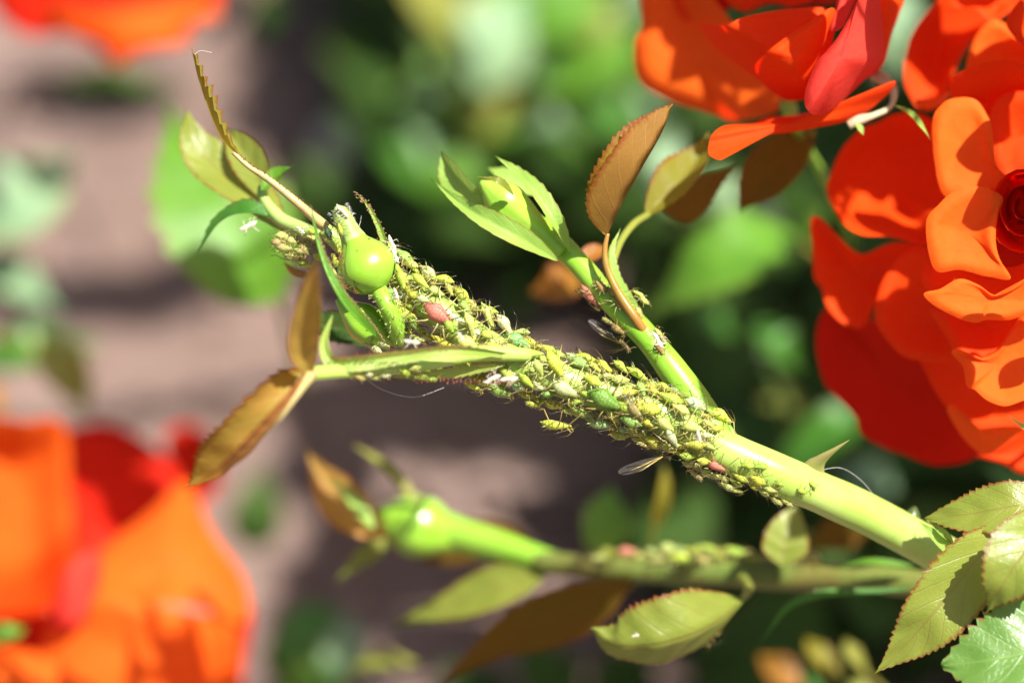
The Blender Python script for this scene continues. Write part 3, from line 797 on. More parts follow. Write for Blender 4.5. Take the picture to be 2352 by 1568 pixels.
r2b = [
 # shaded outer petals, lowest and farthest back
 ('petal_shaded', z3([(140, 650), (230, 700), (330, 730), (450, 700), (620, 800), (760, 850), (900, 950), (1000, 1200), (1000, 1380), (930, 1450), (820, 1485), (690, 1482), (560, 1432), (440, 1392), (320, 1312), (300, 1240), (240, 1170), (130, 1050), (90, 900), (88, 770)], 26), 3.5, dict(lip=.8)),
 ('petal', z3([(640, 900), (700, 780), (900, 760), (1250, 800), (1350, 1000), (1320, 1250), (1180, 1310), (960, 1300), (840, 1240), (740, 1120), (690, 1030)], 16), 3.0, {}),
 ('petal_lit', z3([(785, 1190, 13), (830, 1165, 12), (870, 1240, 12), (950, 1296, 12), (1080, 1280, 11), (1190, 1290, 10), (1120, 1350, 11), (1000, 1432, 13), (920, 1390, 14), (850, 1310, 14)], 12), -1, dict(lip=.4)),
 ('petal', z3([(940, 1440), (1010, 1415), (1180, 1290), (1360, 1230), (1430, 1500), (1200, 1535), (1085, 1480)], 17), 1, {}),
 # left cup with a sunlit rim
 ('petal', z2([(175, 1250), (200, 1150), (240, 1040), (290, 950), (380, 860), (500, 800), (620, 750), (730, 735), (880, 800), (960, 1000), (1000, 1280), (930, 1450, 14), (850, 1590, 14), (700, 1570, 13), (560, 1545, 13), (420, 1540, 13), (310, 1490, 14), (240, 1390, 15)], 19), 6.0, dict(lip=.5, k=2.4)),
 ('petal', z3([(55, 190), (100, 160), (200, 260), (330, 360), (500, 300), (700, 330), (700, 560), (560, 640), (420, 620), (365, 720), (310, 757), (225, 725), (150, 650), (110, 540), (72, 480), (68, 330)], 20), 2, dict(lip=.6)),
 ('petal', z3([(420, 560), (500, 410), (600, 330), (700, 330), (800, 480), (900, 700), (860, 900), (760, 935), (650, 930), (540, 895), (450, 800), (400, 700)], 14), 2.5, {}),
 ('petal', z3([(700, 640), (930, 700), (1120, 690), (1260, 620), (1420, 700), (1300, 900), (1000, 960), (860, 930), (780, 800)], 9), 2.0, {}),
 ('petal_lit', z3([(808, 885, 5), (850, 868, 4), (940, 915, 5), (1050, 870, 5), (1130, 760, 5), (1220, 670, 5), (1430, 700, 4), (1430, 1080, 3), (1200, 1140, 3), (1100, 1172, 3), (1000, 1142, 3), (935, 1085, 3), (890, 1065, 4), (868, 960, 5)], 4), 1.0, dict(lip=.6)),
 # front petals round the centre
 ('petal_lit', z2([(868, 780), (930, 680), (1020, 640), (1150, 655), (1230, 770), (1260, 880), (1285, 1080), (1385, 1190), (1340, 1330), (1200, 1330), (970, 1300), (900, 1180), (868, 960)], 6), 1.0, dict(lip=.9)),
 ('petal', z2([(1240, 760), (1400, 600), (1800, 700), (1900, 1200), (1600, 1250), (1400, 1240), (1300, 1120)], 10), 3.5, {}),
 ('petal', z3([(650, 480), (720, 380), (900, 380), (1120, 430), (1300, 380), (1350, 560), (1250, 640), (1000, 690), (800, 640), (690, 560)], 5), 3.0, {}),
 ('petal_lit', z3([(672, 210), (690, 150), (740, 95), (810, 35), (900, 0), (1000, 8), (1085, 60), (1060, 150), (1045, 260), (1065, 380), (1125, 492), (1000, 480), (850, 445), (735, 455), (690, 370)], 1), 1.2, dict(lip=.8)),
 ('petal_lit', z3([(662, 570), (750, 545), (850, 492), (950, 522), (1030, 575), (1100, 570), (1200, 520), (1330, 430), (1380, 600), (1260, 660), (1120, 712), (1000, 712), (930, 727), (820, 692), (710, 630)], 0), .8, dict(lip=.7)),
]
def whorl():
    out = [petal('petal', 'petal_shaded', [(2250, 330, 12), (2350, 300, 12), (2480, 340, 12), (2520, 480, 12), (2470, 620, 12), (2350, 660, 12), (2260, 620, 12), (2220, 480, 12)], None, bulge=3)]
    for i in range(7):
        r = 78 - i * 10
        a0 = i * 2.2
        pts = []
        for k in range(12):
            a = a0 + k / 11 * 3.6
            pts.append((2350 + math.cos(a) * r, 478 + math.sin(a) * r * 1.25, a))
        mb = MB()
        for k, (x, y, a) in enumerate(pts):
            w = math.sin(math.pi * k / 11) ** .5
            mb.v += [P(x + 6 * math.cos(a), y + 6 * math.sin(a), 2.0 - i * .3 + 2 * (1 - w)), P(x, y, 5 - i * .3), P(x - r * .15 * math.cos(a), y - r * .15 * math.sin(a), 14)]
            mb.uv += [(k / 11, 0), (k / 11, .5), (k / 11, 1)]
        for k in range(11):
            for j in range(2):
                q = k * 3 + j
                mb.f.append((q, q + 3, q + 4, q + 1))
        out.append(mb.build('petal', M['petal'] if i < 4 else M['petal_shaded']))
    out.append(leaf('sepal', M['sepal'], [P(2400, 1010, 20), P(2370, 990, 9), P(2340, 975, 7), P(2312, 948, 6)], S(11), V(.2, .6, .7), None, fold=20))
    return out
rose('big open orange-red rose with dark swirled heart beside the crowded stem', [(2420, 1500, 70, 11), (2400, 1250, 50, 11), (2360, 900, 34, 13), (2330, 600, 24, 24)], r2b, whorl)

r3 = [
 ('petal_lit', [(-150, 990, 70), (0, 960, 70), (60, 966, 70), (125, 960, 71), (155, 1000, 73), (158, 1110, 74), (165, 1230, 76), (90, 1320, 78), (-150, 1340, 76)], 4, {}),
 ('petal_shaded', [(135, 1010, 82), (210, 972, 84), (290, 985, 85), (370, 1040, 86), (415, 1110, 86), (380, 1220, 84), (270, 1300, 82), (170, 1320, 80), (140, 1160, 80)], 2, {}),
 ('petal_shaded', [(380, 1000, 98), (440, 975, 98), (500, 1020, 98), (500, 1120, 98), (430, 1160, 96), (390, 1090, 96)], 2, {}),
 ('petal_lit', [(190, 1310, 66), (260, 1240, 68), (340, 1180, 70), (420, 1105, 74), (455, 1150, 74), (490, 1225, 72), (545, 1300, 70), (572, 1370, 68), (560, 1430, 66), (480, 1400, 62), (380, 1385, 60), (260, 1400, 60), (190, 1370, 62)], -2, {}),
 ('petal_lit', [(110, 1440, 60), (190, 1370, 58), (300, 1375, 58), (440, 1405, 60), (540, 1430, 66), (545, 1520, 68), (530, 1640, 70), (300, 1720, 64), (90, 1680, 60)], -3, {}),
 ('petal_shaded', [(500, 1380, 74), (575, 1390, 74), (565, 1500, 76), (540, 1620, 76), (470, 1600, 74), (470, 1450, 72)], 1, {}),
 ('petal_pink', [(118, 1420, 58), (150, 1310, 56), (205, 1265, 58), (235, 1300, 60), (200, 1420, 58), (155, 1450, 57)], -1, {}),
 ('petal', [(-120, 1180, 76), (60, 1150, 80), (175, 1260, 74), (150, 1385, 68), (20, 1410, 72), (-120, 1390, 74)], 5, {}),
 ('petal_lit', [(-120, 1500, 62), (40, 1490, 62), (170, 1530, 60), (190, 1680, 58), (-120, 1690, 60)], -1, {}),
 ('petal_shaded', [(-60, 1380, 78), (80, 1390, 76), (140, 1440, 74), (100, 1540, 76), (-60, 1540, 80)], 3, {}),
]
def extra3():
    return [leaf('sepal', M['leaf_bright'], [P(-60, 1480, 56), P(10, 1455, 54), P(70, 1440, 56)], S(30), V(0, .6, .8), None, fold=10)]
rose('blurred orange-red rose low beside the bronze folded leaf', [(200, 2000, 130, 12), (190, 1800, 110, 12), (180, 1500, 90, 16), (190, 1400, 82, 22)], r3, extra3)

r4 = [
 ('petal_lit', [(100, -5, 98), (150, 18, 96), (240, 30, 95), (330, 15, 95), (420, 0, 96), (490, 10, 98), (503, 40, 99), (440, 60, 97), (420, 102, 96), (340, 116, 95), (292, 135, 95), (262, 156, 95), (230, 112, 96), (165, 85, 97), (110, 55, 98)], -2, {}),
 ('petal_shaded', [(-60, -150, 108), (300, -200, 104), (520, -120, 104), (500, 5, 104), (380, 55, 102), (240, 60, 102), (100, 85, 104), (20, 60, 108), (-40, -30, 110)], 2, {}),
 ('petal', [(100, -160, 90), (300, -220, 88), (480, -170, 90), (430, -70, 92), (280, -40, 92), (140, -70, 92)], 3, {}),
]
rose('blurred orange-red rose hanging over sunlit soil at the tip of the slender leaf', [(420, -500, 170, 12), (380, -350, 150, 12), (320, -150, 118, 14), (300, -80, 110, 20)], r4)
sprig('rose_sprig', 'dark leaf under the blurred rose over sunlit soil', [(360, -60, 125, 7), (330, 60, 128, 6), (330, 150, 130, 5)],
      [('leaf_dark', [(420, 215, 128), (260, 200, 124), (90, 190, 132)], 48, dict(nrm=V(-.5, .3, .5)))], 'leaf')  # dark leaf put where the rose's shadow lies on the soil

# ================================================================== THE CROWDED SHOOT
shoot = thing('rose_shoot', 'light green rose shoot crowded with aphids, with buds, thorn and toothed leaves', 'rose shoot', None, P(2215, 1300, 10))
SH_INV = Matrix.Translation(-shoot.location)
def own(o, parent=None):
    """hang o under the shoot (or a part of it) without moving it"""
    o.parent = parent or shoot
    if parent is None: o.matrix_parent_inverse = SH_INV
    return o

MAIN = [(2230, 1310, 12, 47), (2130, 1254, 9, 48), (2000, 1184, 6, 47), (1900, 1138, 4, 47), (1783, 1088, 2, 48), (1650, 1028, 1, 48), (1560, 975, 0, 44), (1450, 925, 0, 43), (1330, 885, 0, 41), (1200, 838, 0, 41), (1100, 785, 0, 40), (1010, 718, 0, 38), (940, 665, 1, 34), (880, 622, 2, 28), (800, 570, 3, 24), (740, 525, 3, 18)]
stem_o, MAIN_L, MAIN_R = tube('stem', M['stem'], MAIN, None, 24, 8, lump=.05); own(stem_o)
SIDE = [(1655, 1020, 2, 46), (1600, 930, 2, 38), (1545, 850, 2, 33), (1480, 768, 3, 30), (1400, 688, 4, 27), (1335, 612, 5, 26), (1285, 562, 6, 29), (1235, 520, 6, 34)]
side_o, SIDE_L, SIDE_R = tube('side_stem', M['stem_side'], SIDE, None, 20, 8, lump=.05); own(side_o)
# thorn
th = [(1858, 1112, 4), (1868, 1076, 3), (1885, 1056, 2), (1912, 1036, 1), (1951, 1010, 0)]
def thorn_mesh():
    line = catmull([P(*q[:3]) for q in th], 5)
    T = (P(1700, 1040, 2) - P(1950, 1150, 4)).normalized()
    mb = MB(); sides = 14; n = len(line)
    aa = [42, 27, 14, 6.5, .6]; bb = [24, 17, 10, 5.5, .6]
    for i, p in enumerate(line):
        f = i / 5; k = min(int(f), 3); t = f - k
        a = S(aa[k] * (1 - t) + aa[k + 1] * t); b = S(bb[k] * (1 - t) + bb[k + 1] * t)
        d = (line[min(i + 1, n - 1)] - line[max(i - 1, 0)]).normalized()
        e = (T - d * T.dot(d)).normalized(); g = d.cross(e)
        for j in range(sides):
            an = 2 * math.pi * j / sides
            mb.v.append(p + e * (math.cos(an) * a) + g * (math.sin(an) * b)); mb.uv.append((i / n, j / sides))
    for i in range(n - 1):
        for j in range(sides):
            j2 = (j + 1) % sides
            mb.f.append((i * sides + j, i * sides + j2, (i + 1) * sides + j2, (i + 1) * sides + j))
    return mb.build('thorn', M['thorn'])
own(thorn_mesh())
# node at the lower end: stipule ridges and a brown dormant bud
own(leaf('stipule', M['sepal'], [P(2200, 1290, 3), P(2150, 1240, 2), P(2110, 1195, 3)], S(22), V(.3, .4, .9), None, fold=40, teeth=8, tooth=.05))
own(leaf('stipule', M['sepal'], [P(2195, 1260, 4), P(2160, 1225, 2), P(2125, 1190, 5)], S(16), V(.3, .6, .8), None, fold=40, teeth=8, tooth=.05))
own(lathe('dormant_bud', M['stem_dark'], P(2092, 1196, 9), V(.25, .9, .1), [(0, S(16)), (S(10), S(20)), (S(24), S(14)), (S(36), S(3))], None, 14))

# ---- first bud: plump globe drawn out into a beak
b_base, b_tip = P(868, 668, -1), P(776, 478, -1)
AX = (b_tip - b_base)
px = S(1)
bud1 = lathe('bud', M['bud'], b_base, AX, [(0, 20 * px), (12 * px, 40 * px), (34 * px, 59 * px), (60 * px, 66 * px), (86 * px, 60 * px), (108 * px, 43 * px), (126 * px, 28 * px), (160 * px, 21 * px), (190 * px, 20 * px), (206 * px, 15 * px), (213 * px, 5 * px)], None, 50, 5, .10, .5, V(.2, .3, 1)); own(bud1)
own(lathe('beak', M['bud_pale'], b_base + AX.normalized() * (120 * px), AX, [(-10 * px, 34 * px), (8 * px, 30.5 * px), (22 * px, 26 * px), (42 * px, 24 * px), (66 * px, 21.5 * px), (84 * px, 17 * px), (96 * px, 6 * px)], None, 24, 5, .22, .3, V(.2, .3, 1)), bud1)
def bud_sepal(th0, th1, lift):
    ax = AX.normalized(); a = V(.2, .3, 1); a = (a - ax * a.dot(ax)).normalized(); b = ax.cross(a)
    prof = catmull([Vector((x * px, r * px, 0)) for x, r in [(6, 32), (16, 46), (36, 62), (60, 68), (86, 61), (108, 45), (122, 33), (132, 27)]], 3)
    mb = MB(); n = len(prof); m = 15
    for i, q in enumerate(prof):
        u = i / (n - 1)
        w = min(1, .35 + 1.6 * u) * (1 - .35 * max(0, u - .5))
        c = (th0 + th1) / 2; hw = (th1 - th0) / 2 * w
        for j in range(m):
            v = -1 + 2 * j / (m - 1)
            an = c + hw * v
            r = q.y + px * lift * (1 - .4 * abs(v) ** 4) 
            mb.v.append(b_base + ax * q.x + (a * math.cos(an) + b * math.sin(an)) * r); mb.uv.append((u, .5 + .5 * v))
    for i in range(n - 1):
        for j in range(m - 1):
            k = i * m + j
            mb.f.append((k, k + 1, k + m + 1, k + m))
    return mb.build('sepal', M['bud'])
for (t0, t1, l) in ((-1.0, 1.05, 4.5), (.85, 2.6, 2.2), (-3.0, -.8, 1.2)):
    own(bud_sepal(t0, t1, l), bud1)
ped = [(918, 780, 1, 23), (905, 738, -1, 22), (887, 697, -2, 20), (866, 662, -1, 21)]
ped_o, PL, PR = tube('pedicel', M['stem_side'], ped, None, 16, 8); own(ped_o)
# sepals of the first bud
own(leaf('sepal', M['sepal'], [P(905, 680, 2), P(893, 610, 2), P(880, 545, 1), P(850, 480, 0), P(814, 438, -1)], S(10), V(-.2, .1, 1), None, fold=30, teeth=12, tooth=.18, peak=.3), bud1)
own(leaf('sepal', M['leaf_bright'], [P(885, 790, 2), P(835, 748, -3), P(785, 690, -5), P(748, 620, -5), P(726, 545, -4), P(714, 470, -4)], S(20), V(.55, .35, .75), None, fold=42, teeth=26, tooth=.07, peak=.30, tipp=1.3), bud1)
# second, smaller bud tucked behind
c0, c1 = P(900, 792, 1), P(775, 690, 1)
own(lathe('bud', M['bud'], c0, c1 - c0, [(0, 16 * px), (28 * px, 30 * px), (62 * px, 43 * px), (95 * px, 42 * px), (120 * px, 30 * px), (150 * px, 13 * px), (165 * px, 4 * px)], None, 30, 5, .08))
own(leaf('sepal', M['sepal'], [P(850, 735, 9), P(790, 745, 9), P(730, 740, 10)], S(14), V(0, .5, .8), None, fold=20))
own(leaf('leaf', M['leaf_dark'], [P(880, 790, 12), P(810, 760, 12), P(735, 740, 13), P(715, 680, 14)], S(40), V(.3, .2, .9), None, fold=15, seed=9))
# glands on the first bud and its stalk
sp = []
rnd = random.Random(2)
axn = AX.normalized(); e1 = V(0, 0, 1); e1 = (e1 - axn * e1.dot(axn)).normalized(); e2 = axn.cross(e1)
for i in range(70):
    a = rnd.choice([-1.0, -.95, -1.05, rnd.uniform(-1.6, 1.6)]) + rnd.uniform(-.08, .08)
    s = rnd.uniform(15, 120) * px
    rr = 66 * px * math.sqrt(max(.05, 1 - ((s - 60 * px) / (75 * px)) ** 2))
    d = e1 * math.cos(a) + e2 * math.sin(a)
    sp.append((b_base + axn * s + d * rr * .97, d))
own(gland_hairs('gland_hair', M['gland'], sp, S(4), S(.9), None), bud1)
sp = []
br = catmull([P(880, 786, -2), P(845, 735, -5), P(798, 680, -7), P(758, 610, -7), P(730, 545, -5)], 14)
for q in br:
    for j in range(2): sp.append((q + V(rnd.uniform(-1, 1), rnd.uniform(-1, 1), 0) * S(2), V(.6, .5, .7)))
sr = catmull([P(902, 660, 0), P(891, 610, 0), P(880, 545, 0), P(850, 480, -1), P(820, 446, -1)], 12)
for q in sr:
    for j in range(2): sp.append((q + V(rnd.uniform(-1, 1), rnd.uniform(-1, 1), 0) * S(5), V(rnd.choice([-1, 1]), .4, .6)))
own(gland_hairs('gland_hair', M['gland_brown'], sp, S(4), S(.85), None), bud1)
sp = []
for i in range(160):
    a = rnd.uniform(-2, 2); k = rnd.uniform(125, 212)
    d = e1 * math.cos(a) + e2 * math.sin(a)
    sp.append((b_base + axn * (k * px) + d * (22 * px), d * .8 + axn * rnd.uniform(-.2, .6)))
own(gland_hairs('hair', M['silk'], sp, S(6), S(.4), None, .3), bud1)
sp = []
for i in range(110):
    k = rnd.randrange(2, len(PL) - 3); a = rnd.uniform(0, 6.28)
    t = (PL[k + 1] - PL[k]).normalized(); e = t.orthogonal().normalized(); f = t.cross(e)
    d = e * math.cos(a) + f * math.sin(a)
    sp.append((PL[k] + d * PR[k], d))
own(gland_hairs('gland_hair', M['gland_pale'], sp, S(7), S(.8), None), ped_o)

# ---- second bud at the end of the side stem
d2b, d2t = P(1290, 574, 5), P(1092, 408, 3)
bud2 = lathe('bud', M['bud'], d2b, d2t - d2b, [(0, 26 * px), (45 * px, 31 * px), (90 * px, 33 * px), (125 * px, 41 * px), (165 * px, 49 * px), (195 * px, 44 * px), (225 * px, 24 * px), (250 * px, 5 * px)], None, 36, 5, .08); own(bud2)
own(leaf('sepal', M['sepal'], [P(1282, 600, 4), P(1195, 550, 0), P(1115, 506, 0), P(1050, 464, 3), P(988, 408, 5)], S(32), V(.05, .35, .95), None, fold=34, teeth=12, tooth=.05, peak=.35), bud2)
own(leaf('sepal', M['sepal'], [P(1155, 500, 3), P(1080, 440, 5), P(1035, 390, 7), P(1010, 342, 8)], S(42), V(-.35, -.3, .85), None, fold=30, teeth=10, tooth=.05, peak=.45), bud2)
own(leaf('sepal', M['sepal'], [P(1312, 584, 4), P(1272, 506, 2), P(1222, 434, 3), P(1176, 390, 5), P(1138, 358, 6)], S(26), V(.45, .3, .85), None, fold=34, teeth=12, tooth=.08, peak=.4), bud2)
own(leaf('sepal', M['sepal'], [P(1230, 450, 10), P(1170, 410, 11), P(1120, 385, 12)], S(26), V(.1, .5, .8), None, fold=20, teeth=8), bud2)
own(leaf('sepal', M['leaf_fresh'], [P(1180, 450, 1), P(1140, 420, -1), P(1095, 405, 1)], S(16), V(.4, .6, .7), None, fold=40, teeth=8), bud2)

# ---- upright bronze leaf of the side stem
lf = leaf('leaf', M['leaf_bronze'], [P(1394, 542, 2), P(1428, 470, 0), P(1475, 385, -1), P(1520, 305, 0), P(1546, 238, 1)], S(100), V(-.92, .18, .42), None, fold=83, teeth=24, tooth=.06, peak=.33, tipp=1.0, wave=.03); own(lf)
own(tube('petiole', M['stem_red'], [(1500, 790, 3, 12), (1462, 735, 2, 12), (1420, 672, 2, 11), (1395, 618, 2, 9), (1389, 575, 2, 7), (1396, 536, 2, 5)], None, 8, 6)[0])
own(leaf('stipule', M['sepal'], [P(1500, 770, 6), P(1450, 700, 5), P(1412, 640, 4), P(1402, 580, 4), P(1425, 525, 5)], S(17), V(.6, .3, .7), None, fold=30, teeth=14, tooth=.14, peak=.5))
own(tube('petiole', M['stem_olive'], [(1408, 600, 5, 9), (1425, 555, 7, 9), (1455, 515, 9, 9), (1490, 492, 12, 8)], None, 8, 6)[0])
own(leaf('leaf', M['leaf_bronze'], [P(1482, 498, 12), P(1550, 430, 13), P(1600, 370, 15), P(1628, 305, 16)], S(62), V(-.3, .25, .8), None, fold=35, teeth=14, tooth=.05, seed=3))
own(leaf('leaf', M['leaf_brown'], [P(1520, 480, 14), P(1600, 440, 17), P(1690, 380, 20)], S(60), V(.2, -.5, .7), None, fold=20, teeth=14, tooth=.05, seed=4))
own(leaf('leaf', M['leaf_brown'], [P(1870, 300, 26), P(1790, 370, 24), P(1730, 440, 23), P(1695, 492, 22)], S(66), V(-.3, -.2, .8), None, fold=22, teeth=14, tooth=.05, seed=5))
own(leaf('leaf', M['leaf_orange'], [P(1320, 610, 14), P(1365, 580, 15), P(1400, 570, 16)], S(22), V(0, .4, .8), None, fold=20, seed=6))

# ---- leaf with broad stipules reaching left from the crowded part
pet = [(1215, 815, -2, 16), (1090, 812, -4, 20), (960, 832, -6, 23), (860, 846, -7, 20), (770, 853, -9, 17), (712, 858, -11, 17)]
pet_o, QL, QR = tube('petiole', M['stem'], pet, None, 14, 8); own(pet_o)
own(leaf('stipule', M['stipule'], [P(1245, 828, 0), P(1060, 803, -7), P(920, 818, -8), P(820, 832, -9), P(762, 828, -9), P(744, 785, -9), P(764, 722, -9)], S(20), V(.1, -.35, .9), None, fold=25, teeth=30, tooth=.06, peak=.45, tipp=.8))
own(leaf('stipule', M['stipule'], [P(1160, 838, -3), P(1060, 850, -4), P(960, 862, -5), P(880, 866, -6)], S(15), V(.1, -.6, .7), None, fold=20, teeth=18, tooth=.2))
own(leaf('leaf', M['leaf_tan'], [P(716, 856, -11), P(655, 930, -13), P(570, 1030, -12), P(500, 1085, -10), P(426, 1118, -8)], S(98), V(-.35, .35, .85), None, fold=38, teeth=18, tooth=.09, peak=.4, tipp=1.1, wave=.05, rolled=.5, seed=2))
own(leaf('leaf', M['leaf_tan'], [P(712, 862, -12), P(690, 790, -16), P(702, 700, -20), P(727, 600, -24)], S(42), V(.3, .1, .95), None, fold=25, teeth=14, tooth=.09, peak=.4, tipp=.9, seed=8))
own(tube('midrib', M['stem_pale'], [(716, 856, -11.5, 16), (686, 892, -14, 15), (650, 945, -15, 10), (600, 1005, -14, 3)], None, 8, 6)[0])
sp = []
for i in range(60):
    x = 760 + i * 7
    q = P(x, 790 + (1160 - x) * .085 - 3 + random.uniform(-3, 3), -9.5)
    sp.append((q, V(random.uniform(-.3, .3), random.uniform(-1, .4), .7)))
for i in range(30):
    x = 880 + i * 10
    sp.append((P(x, 872 + (1160 - x) * -.03 + random.uniform(-2, 4), -5), V(random.uniform(-.3, .3), -1, .2)))
own(gland_hairs('gland_hair', M['gland'], sp, S(8), S(1.3), None), pet_o)

# ---- slender toothed leaf at the top and its neighbours
rl = [(748, 522, 1, 13), (690, 472, 0, 10), (620, 415, 0, 8), (570, 382, 0, 6), (535, 350, 0, 5)]
rach_o, RL, RR = tube('rachis', M['stem_pale'], rl, None, 10, 8); own(rach_o)
own(leaf('leaf', M['leaf_bronze'], [P(548, 362, 0), P(505, 312, 0), P(475, 240, 0), P(455, 180, 0), P(440, 113, 0)], S(20), V(.86, .3, .42), None, fold=62, teeth=9, tooth=.5, peak=.35, tipp=.9, wave=.02))
sp = []
for k in range(4, len(RL) - 2):
    for j in range(3):
        d = V(random.uniform(.2, .9), random.uniform(.3, 1), random.uniform(-.2, .9))
        sp.append((RL[k] + d * RR[k], d))
own(gland_hairs('gland_hair', M['gland'], sp, S(5), S(.7), None, 1.2), rach_o)
own(leaf('leaf', M['leaf_fresh'], [P(655, 530, 8), P(580, 455, 11), P(500, 390, 14), P(445, 325, 15), P(430, 252, 15)], S(66), V(.3, .35, .85), None, fold=14, teeth=16, tooth=.06, tipp=1.0, seed=5))
own(leaf('leaf', M['leaf_fresh'], [P(612, 460, 10), P(585, 390, 12), P(545, 330, 14), P(515, 292, 15)], S(44), V(-.3, .3, .85), None, fold=20, teeth=14, tooth=.06, seed=6))
own(leaf('leaf', M['leaf_green'], [P(640, 505, 7), P(570, 487, 7), P(505, 510, 8), P(452, 580, 9)], S(34), V(.2, .8, .55), None, fold=28, teeth=12, tooth=.1, seed=7))
own(leaf('leaf', M['leaf_bright'], [P(600, 438, 7), P(635, 405, 7), P(674, 380, 6)], S(22), V(.1, .6, .75), None, fold=25, teeth=10, tooth=.08, seed=8))
own(tube('petiole', M['bud_pale'], [(740, 545, 4, 14), (690, 525, 6, 17), (640, 500, 7, 16), (605, 455, 8, 12), (600, 425, 8, 8)], None, 10, 6)[0])
own(leaf('sepal', M['sepal'], [P(720, 575, 4), P(670, 552, 3), P(628, 540, 3)], S(12), V(.1, .6, .75), None, fold=25))
own(leaf('sepal', M['sepal_brown'], [P(720, 640, 6), P(680, 630, 8), P(650, 600, 10)], S(14), V(.1, .6, .75), None, fold=25))

# bristles along the side stem
sp = []
rnd = random.Random(4)
for i in range(36):
    f = i / 36
    k = int(2 + f * 26)
    d = V(.35 + rnd.uniform(-.2, .2), .75, .5)
    sp.append((SIDE_L[k] + V(.35, .05, .95) * SIDE_R[k] * .98, V(.5, .9, .5)))
own(gland_hairs('gland_hair', M['gland'], sp, S(9), S(.8), None, 1.0), side_o)

# ================================================================== LOWER SHOOT
low = thing('rose_shoot', 'blurred rose shoot with brown-sepalled bud and aphids, behind and below the crowded shoot', 'rose shoot', None, P(2230, 1360, 22))
LOW_INV = Matrix.Translation(-low.location)
def own2(o, parent=None):
    o.parent = parent or low
    if parent is None: o.matrix_parent_inverse = LOW_INV
    return o
LOW = [(2260, 1362, 20, 32), (2000, 1328, 24, 33), (1800, 1322, 27, 33), (1600, 1312, 30, 31), (1400, 1304, 33, 30), (1260, 1292, 36, 27), (1180, 1264, 38, 33), (1090, 1238, 40, 38), (1020, 1214, 41, 42)]
low_o, LOW_L, LOW_R = tube('stem', M['stem_shaded'], LOW[:6] + [(1235, 1282, 36.5, 24)], None, 16, 8, lump=.1); own2(low_o)
own2(tube('pedicel', M['stem_side'], [(1275, 1294, 36, 27)] + LOW[6:], None, 16, 8, lump=.1)[0])
b0, b1 = P(1060, 1235, 41), P(860, 1180, 41)
bud3 = lathe('bud', M['bud'], b0, b1 - b0, [(0, 40 * px), (40 * px, 50 * px), (85 * px, 74 * px), (130 * px, 78 * px), (170 * px, 58 * px), (205 * px, 34 * px), (230 * px, 14 * px)], None, 30, 5, .08); own2(bud3)
own2(leaf('sepal', M['leaf_tan'], [P(890, 1235, 38), P(810, 1180, 38), P(752, 1110, 39), P(700, 1024, 40)], S(62), V(-.35, .5, .75), None, fold=22, teeth=8, tooth=.03, peak=.4), bud3)
own2(leaf('sepal', M['sepal'], [P(860, 1215, 34), P(812, 1150, 34), P(748, 1090, 37)], S(24), V(.5, .5, .75), None, fold=10, teeth=6, tooth=.03), bud3)
own2(leaf('sepal', M['leaf_yellow'], [P(970, 1165, 38), P(910, 1100, 38), P(860, 1055, 39), P(806, 1016, 40)], S(20), V(.4, .5, .75), None, fold=30, teeth=6, tooth=.03), bud3)
own2(leaf('sepal', M['leaf_fresh'], [P(900, 1240, 40), P(840, 1275, 40), P(768, 1336, 42)], S(30), V(-.1, .4, .85), None, fold=12, teeth=8, tooth=.05), bud3)
own2(leaf('sepal', M['leaf_brown'], [P(1130, 1270, 46), P(1000, 1270, 46), P(890, 1255, 46)], S(30), V(0, -.5, .8), None, fold=12, teeth=8, tooth=.05), bud3)
own2(leaf('sepal', M['leaf_brown'], [P(1240, 1270, 42), P(1150, 1215, 44), P(1060, 1185, 46)], S(18), V(0, .7, .6), None, fold=25, teeth=8, tooth=.05), bud3)
own2(leaf('leaf', M['leaf_fresh'], [P(1260, 1318, 36), P(1150, 1350, 37), P(1030, 1395, 39), P(896, 1436, 42)], S(64), V(0, .55, .8), None, fold=14, teeth=10, tooth=.05))
own2(leaf('leaf', M['leaf_brown'], [P(1450, 1330, 30), P(1320, 1390, 31), P(1160, 1460, 33), P(980, 1590, 38)], S(84), V(.2, -.45, .8), None, fold=14, teeth=10, tooth=.05))
own2(leaf('leaf', M['leaf_bronze'], [P(1460, 1345, 34), P(1400, 1358, 34), P(1340, 1385, 35)], S(16), V(0, .7, .6), None, fold=25))
own2(leaf('leaf', M['leaf_fresh'], [P(1705, 1376, 14), P(1645, 1430, 11), P(1560, 1468, 9), P(1480, 1484, 9), P(1410, 1480, 10), P(1358, 1442, 11)], S(112), V(.05, -.5, .866), None, fold=-30, teeth=20, tooth=.06, peak=.34, tipp=.85, seed=4))
own2(tube('petiole', M['stem_olive'], [(1700, 1322, 26, 14), (1720, 1350, 20, 12), (1705, 1374, 14, 8)], None, 8, 5)[0])
own2(leaf('leaf', M['leaf_green'], [P(2100, 1352, 18), P(1990, 1362, 18), P(1890, 1368, 18), P(1810, 1398, 18), P(1746, 1478, 19)], S(19), V(-.05, .75, .6), None, fold=25, teeth=14, tooth=.08, peak=.55))
own2(leaf('leaf', M['leaf_fresh'], [P(1798, 1300, 22), P(1806, 1235, 22), P(1828, 1160, 23)], S(58), V(.1, .3, .9), None, fold=14, teeth=12, tooth=.04, peak=.3, tipp=.9))
own2(leaf('stipule', M['leaf_bright'], [P(2100, 1300, 20), P(1990, 1292, 20), P(1910, 1310, 22)], S(14), V(0, .8, .5), None, fold=20, teeth=12))

